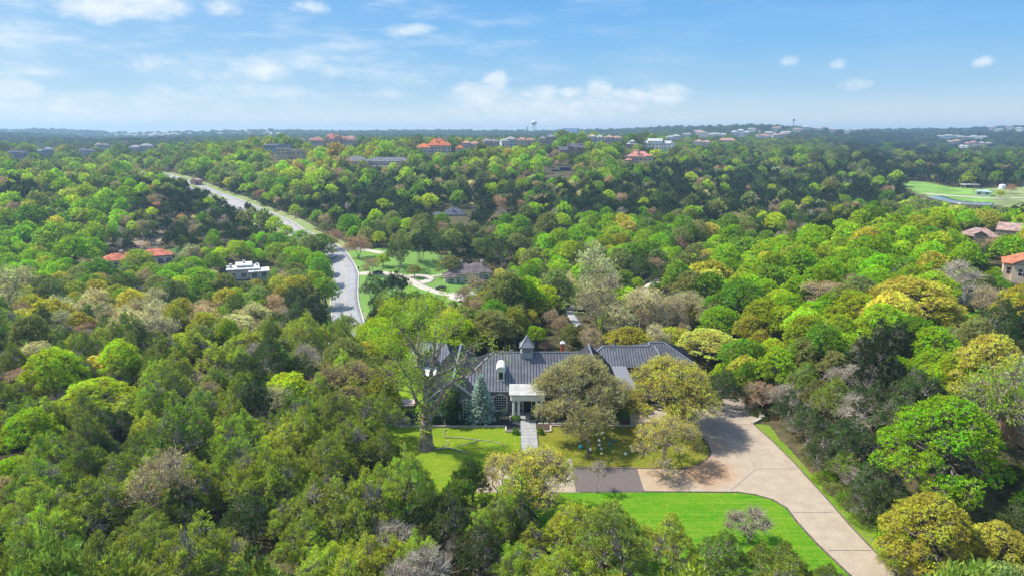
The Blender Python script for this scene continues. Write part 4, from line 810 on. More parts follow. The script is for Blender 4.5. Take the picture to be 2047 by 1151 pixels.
# long low white fences by the road
def rail(label, pts, grp=None):
    L = pxline(pts, 5.0); z = Hs(L[:, 0], L[:, 1]); o0 = (L[0][0], L[0][1], float(z[0])); o = empty('rail_fence', o0, label, 'fence', grp); k = MB(o0)
    for i in range(len(L)-1):
        for h in (.5, 1.0): k.bar((L[i][0], L[i][1], z[i]+h), (L[i+1][0], L[i+1][1], z[i+1]+h), .1, .22)
    k.build('rail', M['kerb'], o)
    for i in range(0, len(L), 2): MB(o0).box(L[i][0]-.12, L[i][0]+.12, L[i][1]-.12, L[i][1]+.12, z[i], z[i]+1.25).build('post', M['kerb'], o)
rail('low pale rail fence following the right side of the upper road', [(510,422),(545,437),(585,453),(620,468)])
rail('brown rail fence along the lane right of the valley', [(1282,572),(1296,562),(1315,553),(1335,546)])
# ================================================================== small garden things
BALLS = [(1118,735,'yellow'),(1180,736,'tan'),(1232,693,'cream'),(1273,682,'white'),(1337,690,'yellow'),(1279,717,'orange'),(1247,733,'white'),(1247,763,'white'),(1340,732,'blue'),(1316,755,'teal'),(1260,788,'mint'),(1125,777,'teal'),(1188,792,'white'),(1262,820,'yellow'),(1338,806,'yellow'),(1421,821,'white'),(1407,741,'gold'),(1453,769,'white'),(1466,800,'white'),(1184,808,'brown')]
BC = {'yellow': (.75,.60,.16), 'tan': (.62,.5,.3), 'cream': (.75,.7,.5), 'white': (.8,.8,.76), 'orange': (.8,.52,.12), 'blue': (.05,.25,.5), 'teal': (.05,.38,.42), 'mint': (.5,.75,.6), 'gold': (.6,.45,.1), 'brown': (.2,.15,.12)}
where = ['leftmost of the scattered balls','right of the leftmost ball','in the back row','at the very back','at the back right','below the back row','in the middle','below the middle white one','on the right side','below the blue one','near the front middle','large and at the far left','by the small tree trunk','at the very front','at the front right','low at the front right corner','far right under the oak branches','outermost at the right','outer right, below its white neighbour','tucked behind the small tree trunk']
for (zx, zy, c), wtxt in zip(BALLS, where):
    a, b_ = G0(820+zx/3.3, 660+(zy+4)/3.3); r = .34 if (zx, zy) == (1125, 777) else .25
    k = MB(); prof = [(r*math.sin(t), r-r*math.cos(t)) for t in np.linspace(.02, math.pi-.02, 9)]
    for (r0, z0), (r1, z1) in zip(prof[:-1], prof[1:]): k.tube((0,0,z0),(0,0,z1),r0,r1,14,False)
    k.build('lawn_ball', mat('ball '+c, BC[c], .5, .03, 1) if 'ball '+c not in bpy.data.materials else bpy.data.materials['ball '+c], sm=True, loc=(a, b_, .02), label=f'{c} ball on the lawn, {wtxt}', cat='ball', group='coloured balls on the front lawn')
def branch(label, zs, r):
    P_ = [G0(820+a/5.753, 760+b/5.753) for a, b in zs]; o0 = (*P_[0], 0); k = MB(o0); rg = random.Random(len(zs)*7)
    for i in range(len(P_)-1):
        q = r*(1-i/len(P_)*.7); k.tube((*P_[i], .06+q), (*P_[i+1], .06+q*.8), q, q*.85, 7)
        if i: k.tube((*P_[i], .08), (P_[i][0]+rg.uniform(-.9, .9), P_[i][1]+rg.uniform(-.8, .8), rg.uniform(.1, .35)), q*.4, q*.15, 5)
    k.build('fallen_branch', M['barktan'], loc=o0, label=label, cat='branch', group='fallen branches on the front lawn')
branch('longest thin fallen branch, lying across the back of the left lawn', [(390,660),(500,662),(600,666),(700,680),(800,690),(950,702),(1050,732),(1105,770)], .09)
branch('fallen branch forking down from the longest one', [(800,690),(740,715),(650,730),(590,755),(530,775)], .08)
branch('dark thick fallen limb nearest the sycamore foot', [(300,803),(350,795),(430,785),(520,800),(620,828),(690,850)], .15)
branch('short crooked fallen branch between the longest and the thick limb', [(420,695),(440,720),(432,750),(360,748)], .07)
branch('short fallen twig upright in line with the bed edge', [(410,565),(390,595),(392,650)], .08)
k = MB(); k.tube((0,0,0),(0,0,.9),.04).box(-.12,.12,-.12,.12,.9,1.15); k.build('garden_lamp', M['white'], loc=(*G0(1094, 846), 0), label='small white garden lamp beside the porch shrubs', cat='lamp')
# ================================================================== vegetation meshes
def quads(P, Dv, L, Wd, rs, Nm=None):
    """rhombic leaves: base P, direction Dv, length L, width Wd"""
    n = len(P); r = rs.normal(size=(n, 3)); r = r if Nm is None else Nm+r*.38; s = np.cross(Dv, r); s /= np.linalg.norm(s, axis=1)[:, None]+1e-9
    L = np.broadcast_to(L, n)[:, None]; Wd = np.broadcast_to(Wd, n)[:, None]
    v = np.stack([P, P+Dv*L*.5+s*Wd*.5, P+Dv*L, P+Dv*L*.5-s*Wd*.5], 1).reshape(-1, 3)
    return v, np.arange(n*4).reshape(n, 4)
def prisms(A, B, ra, rb, k=3):
    A, B = np.asarray(A, float), np.asarray(B, float); n = len(A)
    if n == 0: return np.zeros((0, 3)), np.zeros((0, 4), int)
    ra = np.broadcast_to(ra, n); rb = np.broadcast_to(rb, n)
    d = B-A; d /= np.linalg.norm(d, axis=1)[:, None]+1e-9; t = np.where(np.abs(d[:, 2:3]) < .9, [[0, 0, 1.]], [[1., 0, 0]])
    x = np.cross(d, t); x /= np.linalg.norm(x, axis=1)[:, None]+1e-9; y = np.cross(d, x); vs = []
    for (p, r) in ((A, ra), (B, rb)):
        for i in range(k):
            q = 2*math.pi*i/k; vs.append(p+(x*math.cos(q)+y*math.sin(q))*r[:, None])
    v = np.stack(vs, 1).reshape(-1, 3); b = np.arange(n)[:, None]*2*k
    f = np.concatenate([b+np.array([[i, (i+1) % k, k+(i+1) % k, k+i]]) for i in range(k)])
    return v, f
def unit(v): return v/(np.linalg.norm(v, axis=-1, keepdims=True)+1e-9)
def join(parts):
    vs, fs, mi, rn, b = [], [], [], [], 0
    for v, f, m, r in parts:
        vs.append(v); fs.append(f+b); mi.append(np.full(len(f), m)); rn.append(r if r is not None else np.full(len(f), .5)); b += len(v)
    return np.concatenate(vs), np.concatenate(fs), np.concatenate(mi), np.concatenate(rn)
def twig2(A, B, ra, rb, rs, lr):
    m = (A+B)/2+rs.normal(size=A.shape)*.13*lr; a, b = prisms(A, m, ra, (ra+rb)/2), prisms(m, B, (ra+rb)/2, rb)
    return np.concatenate([a[0], b[0]]), np.concatenate([a[1], b[1]+len(a[0])])
class Wood:
    def __init__(s): s.A, s.B, s.a, s.b = [], [], [], []
    def curve(s, p0, p1, r0, r1, rs, n=4, wob=.12, sag=0.0):
        p0, p1 = np.array(p0, float), np.array(p1, float); L = np.linalg.norm(p1-p0); pts = []
        for i in range(n+1):
            t = i/n; q = p0+(p1-p0)*t; 
            if 0 < i < n: q = q+rs.normal(size=3)*L*wob/n*1.2
            q[2] += sag*L*math.sin(math.pi*t); pts.append(q)
        for i in range(n): s.A.append(pts[i]); s.B.append(pts[i+1]); s.a.append(r0+(r1-r0)*i/n); s.b.append(r0+(r1-r0)*(i+1)/n)
        return pts
    def mesh(s, k=5): return prisms(np.array(s.A), np.array(s.B), np.array(s.a), np.array(s.b), k)
def make_tree(seed, Rr, Ht, zb, nl, lr, tufts, kleaf, leaf, up=.3, twigs=.3, shape='dome', leafw=.5, tsize=.35, trunk_r=.25, stems=1, sq=.75, trunk_k=6, inner=.12, twr=1.0, lean=0, spire=0.0, bare=0.0):
    """returns (crown vertices.., wood) : limbs run from the trunk to lobes, twigs from lobes to leaf tufts"""
    rs = np.random.RandomState(seed); Wd = Wood(); C = []
    for i in range(nl):
        ang = i*2.39996+rs.uniform(-.4, .4); u = math.sqrt((i+.5)/nl); rho = max(0, Rr-lr*.8)*u*rs.uniform(.85, 1.1)
        if shape in ('dome', 'deep'): zc = zb+(Ht-zb)*(1-(rho/Rr)**2*(.62 if shape == 'dome' else .92))-lr*sq*rs.uniform(.9, 1.3)
        elif shape == 'cone': zc = zb+(Ht-zb)*(1-rho/Rr*.95)*rs.uniform(.45, 1.0); 
        elif shape == 'irregular': zc = zb+(Ht-zb)*(1-(rho/Rr)**1.4*.75)*rs.uniform(.6, 1.05)-lr*.5
        else: zc = rs.uniform(zb+lr*.6, Ht-lr*.8)*(1 if rho < Rr*.5 else .86)
        C.append((rho*math.cos(ang), rho*math.sin(ang), max(zc, zb+lr*.3)))
    C = np.array(C); LR_ = lr*rs.uniform(.6, 1.4, nl)
    # trunk and limbs
    tops = []
    for s_ in range(stems):
        q = s_*2*math.pi/stems+rs.uniform(0, 2); off = .12*Rr*(stems > 1); b0 = np.array([math.cos(q)*off*.4, math.sin(q)*off*.4, -.5]); b1 = np.array([math.cos(q)*off*2+lean, math.sin(q)*off*2, zb+(Ht-zb)*.22+.4])
        tr = trunk_r/math.sqrt(stems); Wd.curve(b0, b1, tr*1.25, tr*.8, rs, 4, .1); tops.append(b1)
        Wd.curve(b0, b0+[0, 0, .7], tr*1.7, tr*1.1, rs, 1, 0)
    for i in range(nl):
        t = tops[int(np.argmin([np.linalg.norm((C[i]-p)[:2]) for p in tops]))]
        st = t+(np.array([0, 0, 1.0]))*max(0, (C[i][2]-t[2])*.3)*(rs.rand() < .5); rl = trunk_r*.42*math.sqrt(LR_[i]/lr)
        Wd.curve(st, C[i]-[0, 0, LR_[i]*.2], rl, rl*.35, rs, 5, .2, .06)
    # leaf tufts on the lobes
    N_ = int(tufts*2.4); li = rs.choice(nl, N_, p=LR_**2/np.sum(LR_**2)); dirs = unit(rs.normal(size=(N_, 3))+[0, 0, .35]); dirs[:, 2] = np.where(dirs[:, 2] < -.45, -dirs[:, 2]*.6, dirs[:, 2])
    rad = LR_[li]*(1+rs.normal(size=N_)*.10); inn = rs.rand(N_) < inner; rad = np.where(inn, rad*rs.uniform(.3, .9, N_), rad)
    dsh = dirs.copy()
    if spire: zf = np.maximum(dsh[:, 2], 0)**1.5; dsh[:, :2] *= (1-zf*.6)[:, None]; dsh[:, 2] *= 1+spire*zf
    Pp = C[li]+dsh*rad[:, None]*[1, 1, sq]
    keep = np.ones(N_, bool)
    for j in range(nl):
        q = (Pp-C[j])/[1, 1, sq]; keep &= ~((np.linalg.norm(q, axis=1) < LR_[j]*.82) & (li != j) & ~inn)
    keep &= Pp[:, 2] > zb*.6
    idx = np.where(keep)[0][:tufts]; Pp, dirs, li = Pp[idx], dirs[idx], li[idx]; n = len(Pp)
    # twigs
    isb = (rs.rand(nl) < bare)[li]; tw = (rs.rand(n) < twigs) | isb; Ta = C[li[tw]]+(Pp[tw]-C[li[tw]])*.25+rs.normal(size=(tw.sum(), 3))*.08*lr; tv, tf = twig2(Ta, Pp[tw]+dirs[tw]*tsize*.3, twr*(.03+.012*lr), twr*(.008+.004*lr), rs, lr)
    wv, wf = Wd.mesh(trunk_k)
    wood = join([(wv, wf, 0, None), (tv, tf, 0, None)])
    # leaves
    if bare: kb = ~isb | (rs.rand(n) < .12); Pp, dirs, li = Pp[kb], dirs[kb], li[kb]; n = len(Pp)
    cen = np.repeat(Pp, kleaf, 0); dd = np.repeat(dirs, kleaf, 0); m = len(cen)
    off = rs.normal(size=(m, 3))*tsize*.55; P0 = cen+off*[1, 1, .7]
    Dv = unit(dd*.5+rs.normal(size=(m, 3))*.55+[0, 0, up]); sz = leaf*rs.uniform(.6, 1.35, m)
    v, f = quads(P0, Dv, sz, sz*leafw, rs, unit(dd+[0, 0, .35]))
    rn = np.clip(np.repeat(rs.rand(n), kleaf)*.6+rs.rand(m)*.4, 0, 1)
    return (v, f, rn), wood
def crown_mesh(name, leaves, wood=None, bark=None):
    v, f, rn = leaves
    if wood is None: return mesh_np(name, v, [f], [M['leaf']], rnd=rn)
    v2, f2, mi, r2 = join([(v, f, 0, rn), (wood[0], wood[1], 1, None)])
    return mesh_np(name, v2, [f2], [M['leaf'], bark], midx=mi, rnd=r2)
KIND = {}
def fam(kind, bark, spec, lods, nvar=4):
    KIND[kind] = {'R': spec['Rr'], 'H': spec['Ht'], 'bark': bark, 'v': {}}
    for l, lo in enumerate(lods):
        for k in range(lo.get('nvar', nvar)):
            sp = dict(spec); sp.update({a: b for a, b in lo.items() if a != 'nvar'}); sp['nl'] = max(4, sp['nl']+(k % 3)-1)
            lv, wd = make_tree(100*len(KIND)+k, **sp)
            if l != 2: c = crown_mesh(f'{kind}_crown', lv); w = mesh_np(f'{kind}_trunk', wd[0], [wd[1]], [bark])
            else: c = crown_mesh(kind, lv, wd, bark); w = None
            KIND[kind]['v'].setdefault(l, []).append((c, w))
fam('juniper_tree', M['barksun'], dict(Rr=3.5, Ht=6.6, zb=.9, nl=30, lr=.86, tufts=980, kleaf=17, leaf=.205, up=.8, twigs=.55, spire=.9, bare=.19, shape='irregular', leafw=.36, tsize=.2, trunk_r=.2, stems=3, sq=.85, inner=.05),
    [dict(nvar=6), dict(tufts=300, kleaf=9, leaf=.48, tsize=.36, twigs=.25, trunk_k=4, nvar=4), dict(tufts=110, kleaf=4, leaf=1.0, tsize=.6, twigs=.05, trunk_k=3, nvar=3, leafw=.5)])
fam('oak_tree', M['bark'], dict(Rr=4.4, Ht=8.8, zb=1.3, nl=28, lr=1.2, tufts=1250, kleaf=12, leaf=.23, up=.15, twigs=.25, shape='deep', leafw=.65, tsize=.2, trunk_r=.28, stems=1, sq=.8, inner=.04),
    [dict(nvar=4), dict(tufts=480, kleaf=8, leaf=.42, tsize=.32, twigs=.2, trunk_k=4, nvar=4), dict(tufts=150, kleaf=4, leaf=.95, tsize=.5, twigs=.05, trunk_k=3, nvar=3), dict(tufts=3600, kleaf=11, leaf=.125, tsize=.11, lr=.78, nl=60, twigs=.3, nvar=2)])
fam('budding_tree', M['barktan'], dict(Rr=3.4, Ht=8.2, zb=2.0, nl=13, lr=1.35, tufts=650, kleaf=7, leaf=.2, up=.5, twigs=1.0, shape='tall', leafw=.5, tsize=.3, trunk_r=.17, stems=2, sq=1.0, inner=.3),
    [dict(nvar=4), dict(tufts=330, kleaf=6, leaf=.32, tsize=.45, trunk_k=4, nvar=3), dict(tufts=120, kleaf=4, leaf=.75, tsize=.7, twigs=.5, trunk_k=3, nvar=3)])
fam('bare_tree', M['barkgrey'], dict(Rr=3.0, Ht=6.4, zb=1.2, nl=20, lr=.95, tufts=1300, kleaf=1, leaf=.12, up=.3, twigs=1.0, twr=.7, shape='irregular', leafw=.4, tsize=.5, trunk_r=.15, stems=3, sq=.95, inner=.45),
    [dict(nvar=4), dict(tufts=600, kleaf=2, leaf=.2, nvar=3), dict(tufts=200, kleaf=2, leaf=.5, trunk_k=3, nvar=2)])
# garden shrub, also scattered as undergrowth
def shrub_mesh(seed, r=.8, h=.8, tufts=90, k=9, leaf=.16):
    rs = np.random.RandomState(seed); d = unit(rs.normal(size=(tufts, 3))); d[:, 2] = np.abs(d[:, 2]); P_ = d*[r, r, h]*rs.uniform(.75, 1.05, (tufts, 1))
    c = np.repeat(P_, k, 0)+rs.normal(size=(tufts*k, 3))*.1*r; v, f = quads(c, unit(np.repeat(d, k, 0)+rs.normal(size=(tufts*k, 3))*.7+[0, 0, .3]), leaf*rs.uniform(.6, 1.3, tufts*k), leaf*.5, rs)
    return mesh_np('shrub', v, [f], [M['leaf']], rnd=np.repeat(rs.rand(tufts), k))
# ------------------------------------------------------------------ colours of leaves by kind
T = {'jun': (.26,.345,.055), 'junl': (.40,.49,.06), 'jund': (.11,.165,.045), 'junk': (.045,.07,.028), 'grn': (.32,.52,.018), 'grn2': (.21,.36,.03), 'lime': (.42,.55,.03), 'yel': (.62,.60,.12), 'yol': (.48,.48,.06),
     'olv': (.27,.31,.09), 'tan': (.50,.37,.21), 'pnk': (.48,.27,.17), 'pale': (.62,.60,.30), 'gry': (.42,.36,.30), 'org': (.55,.36,.05)}
CN = {'jun': 'mid green', 'junl': 'fresh green', 'jund': 'dark green', 'junk': 'blackish green', 'grn': 'vivid green', 'grn2': 'deep green', 'lime': 'lime green', 'yel': 'yellow', 'yol': 'olive yellow', 'olv': 'dull olive', 'tan': 'tan', 'pnk': 'pinkish brown', 'pale': 'pale wispy', 'gry': 'silver grey', 'org': 'golden'}
KN = {'juniper_tree': 'juniper', 'oak_tree': 'oak', 'budding_tree': 'budding tree', 'bare_tree': 'leafless tree'}
J, O, B, X = 'juniper_tree', 'oak_tree', 'budding_tree', 'bare_tree'
ZN = {'N': [(J,'jun',.36),(J,'junl',.42),(J,'jund',.09),(X,'gry',.085),(B,'tan',.02)],
      'J': [(J,'jun',.38),(J,'junl',.30),(J,'jund',.08),(X,'gry',.12),(O,'olv',.03),(B,'tan',.03),(O,'lime',.03),(B,'pale',.03)],
      'K': [(J,'jun',.3),(J,'jund',.32),(X,'gry',.14),(B,'tan',.08),(O,'olv',.08),(J,'junl',.08)],
      'D': [(J,'jund',.17),(J,'junk',.62),(X,'gry',.05),(O,'lime',.04),(B,'tan',.035),(B,'pnk',.015),(O,'olv',.05),(O,'grn2',.02),(B,'pale',.02)],
      'G': [(O,'grn',.50),(O,'lime',.17),(O,'grn2',.17),(O,'yol',.06),(J,'jund',.06),(B,'tan',.015),(B,'pale',.02)],
      'L': [(O,'lime',.42),(O,'yol',.2),(O,'grn',.18),(O,'yel',.06),(B,'tan',.03),(J,'jund',.09)],
      'M': [(O,'grn2',.13),(O,'olv',.27),(J,'jund',.25),(O,'lime',.12),(B,'tan',.06),(O,'grn',.09),(B,'pnk',.015),(X,'gry',.03),(O,'yol',.02)],
      'P': [(O,'yol',.5),(J,'jund',.2),(O,'olv',.2),(J,'jun',.1)],
      'O': [(O,'olv',.35),(O,'yol',.27),(B,'tan',.09),(J,'jund',.1),(O,'grn2',.08),(X,'gry',.05),(B,'pale',.05)],
      'T': [(B,'pale',.4),(B,'tan',.2),(X,'gry',.08),(O,'yol',.08),(O,'olv',.1),(J,'jund',.14)]}
VB = [300, 330, 360, 400, 440, 480, 520, 560, 600, 650, 700, 760, 820, 900, 1000, 1300]
ZG = ["DDDMMMMMMMMMMDDD", "MMMMLLMMMMMMMDDM", "MMMMLMMMMMDDDDDD", "DMDDMDDDDDDDDDDD", "MGDDDDDDDDDDDDMD", "GMDDMMMMMGMMDMGL",
      "GGDGGMDDGGMGGGGG", "GMGGMMDDMMMLGGGG", "OOMMODDDMTMLGGMO", "OTTTDDJMOMTGGMLO", "KJKJJJLMMOTLGLKD", "JJJJJOOOOOOLMDGK", "JJJJJJOOOOKMKKGL", "NNNNNNKKKKKKKKGG", "NNNNNNNNNNKKKKGG", "NNNNNNNNNNNNNNPP"]
# ------------------------------------------------------------------ what must stay clear of random trees
CLEARW = [[(-21,105),(-15.5,93),(-12,86),(-6,80),(4,77),(11,73),(19,69),(26,65),(31,61),(34,57),(43,56),(46.5,72),(46,97),(43,110),(40,139),(-24,139),(-24,120)]]
PROT = [([(858,850),(862,958),(905,952),(985,925),(1120,925),(1150,972),(1225,995),(1330,1022),(1480,1060),(1640,1100),(1710,1140),(1800,1151),(1830,1151),(1720,1050),(1640,925),(1580,870),(1510,795),(1425,775),(1392,735),(1330,680),(1200,680),(1060,672),(925,684),(838,683),(838,760),(800,850)], 84),
        ([(652,622),(656,590),(664,545),(664,507),(700,500),(712,545),(708,600),(697,628)], 236), ([(668,500),(700,505),(760,500),(890,525),(905,505),(960,510),(990,545),(960,585),(900,600),(820,575),(800,555),(720,545)], 262),
        ([(300,346),(345,342),(420,376),(500,408),(560,435),(615,468),(590,478),(560,470),(495,446),(480,420),(400,390),(340,366)], 360),
        ([(446,528),(530,528),(532,556),(446,556)], 290), ([(206,503),(240,500),(242,528),(206,526)], 305), ([(295,500),(332,505),(332,528),(300,528)], 305),
        ([(1795,361),(1870,358),(2060,370),(2060,412),(1960,414),(1880,404),(1830,390)], 600), ([(1290,296),(1380,299),(1390,316),(1325,318)], 560),
        ([(1925,448),(1978,452),(1975,482),(1925,482)], 255), ([(1992,448),(2043,450),(2043,468),(1992,468)], 262), ([(2010,535),(2060,535),(2060,570),(2010,566)], 185), ([(1912,578),(1968,582),(1965,620),(1912,616)], 160), ([(1985,820),(2025,820),(2060,850),(2060,915),(2018,905),(2010,850),(1985,840)], 97),
        ([(688,306),(830,306),(830,334),(688,334)], 560), ([(550,296),(612,298),(612,318),(550,318)], 640), ([(840,276),(935,278),(935,296),(840,294)], 700), ([(1113,285),(1175,285),(1175,306),(1113,306)], 640), ([(1245,294),(1315,296),(1315,320),(1245,320)], 618), ([(1278,270),(1346,270),(1346,293),(1278,293)], 790), ([(1250,276),(1274,276),(1274,292),(1250,292)], 765),
        ([(618,274),(718,276),(718,298),(618,296)], 890), ([(528,290),(592,292),(592,302),(528,300)], 755), ([(885,424),(940,424),(940,438),(885,438)], 395), ([(1090,336),(1146,338),(1146,352),(1090,352)], 555), ([(383,354),(403,354),(403,372),(383,372)], 540),
        ([(1950,384),(1985,384),(1985,393),(1950,393)], 520), ([(1272,575),(1335,555),(1330,600),(1290,605)], 195), ([(1135,600),(1165,590),(1160,640),(1140,640)], 200)]
HCL = []   # circles around the houses
for u, D, r_ in HOUSES: p = PtD(u, D); k_ = 1.0 if D < 330 else .72; HCL.append((p.x, p.y+5, (r_+2.5)*k_))
for u, D, r_ in HOUSES:
    if D > 600:   # distant roofs show above the crowns in front of them
        p = PtD(u, D); a, b, c = proj(np.array(p.x), np.array(p.y), np.array(p.z+12.0)); b2 = proj(np.array(p.x), np.array(p.y), np.array(p.z+5.0))[1]; w_ = r_*.8*FPX/float(c)
        PROT.append(([(float(a)-w_, float(b)), (float(a)+w_, float(b)), (float(a)+w_, float(b2)), (float(a)-w_, float(b2))], D-6))
def allowed(x, y, R_, H_):
    ok = np.ones(len(x), bool)
    for c in CLEARW: ok &= ~inpoly(x, y, c)
    ok &= segdist(x, y, near_l) > 6.5+R_*.55; ok &= segdist(x, y, far_l) > 10.5+R_*.8
    for l in (drv, loop): ok &= segdist(x, y, l) > 3.2+R_*.5
    ok &= segdist(x, y, cr) > 2.5+R_*.4; ok &= segdist(x, y, ck) > 1.2+R_*.4
    for (a, b, r_) in HCL: ok &= np.hypot(x-a, y-b) > r_+R_*.5
    z = Hs(x, y)
    gu, gv, gz = proj(x, y, z)
    ok &= ~(inpoly(gu, gv, MEADOW) & (y > 360) & (y < 800)); ok &= ~(inpoly(gu, gv, NL) & (y > 230) & (y < 350)); ok &= ~(inpoly(gu, gv, [(1305,299),(1375,299),(1392,315),(1320,318)]) & (y > 560) & (y < 900))
    for poly, D in PROT:
        m_ = (y < D)
        for (fx, fz) in ((0, 1.0), (-.8, .65), (.8, .65), (0, .5), (-.85, .35), (.85, .35), (0, .15)):
            a, b, _ = proj(x+fx*R_, y, z+H_*fz); ok &= ~(m_ & inpoly(a, b, poly))
    return ok
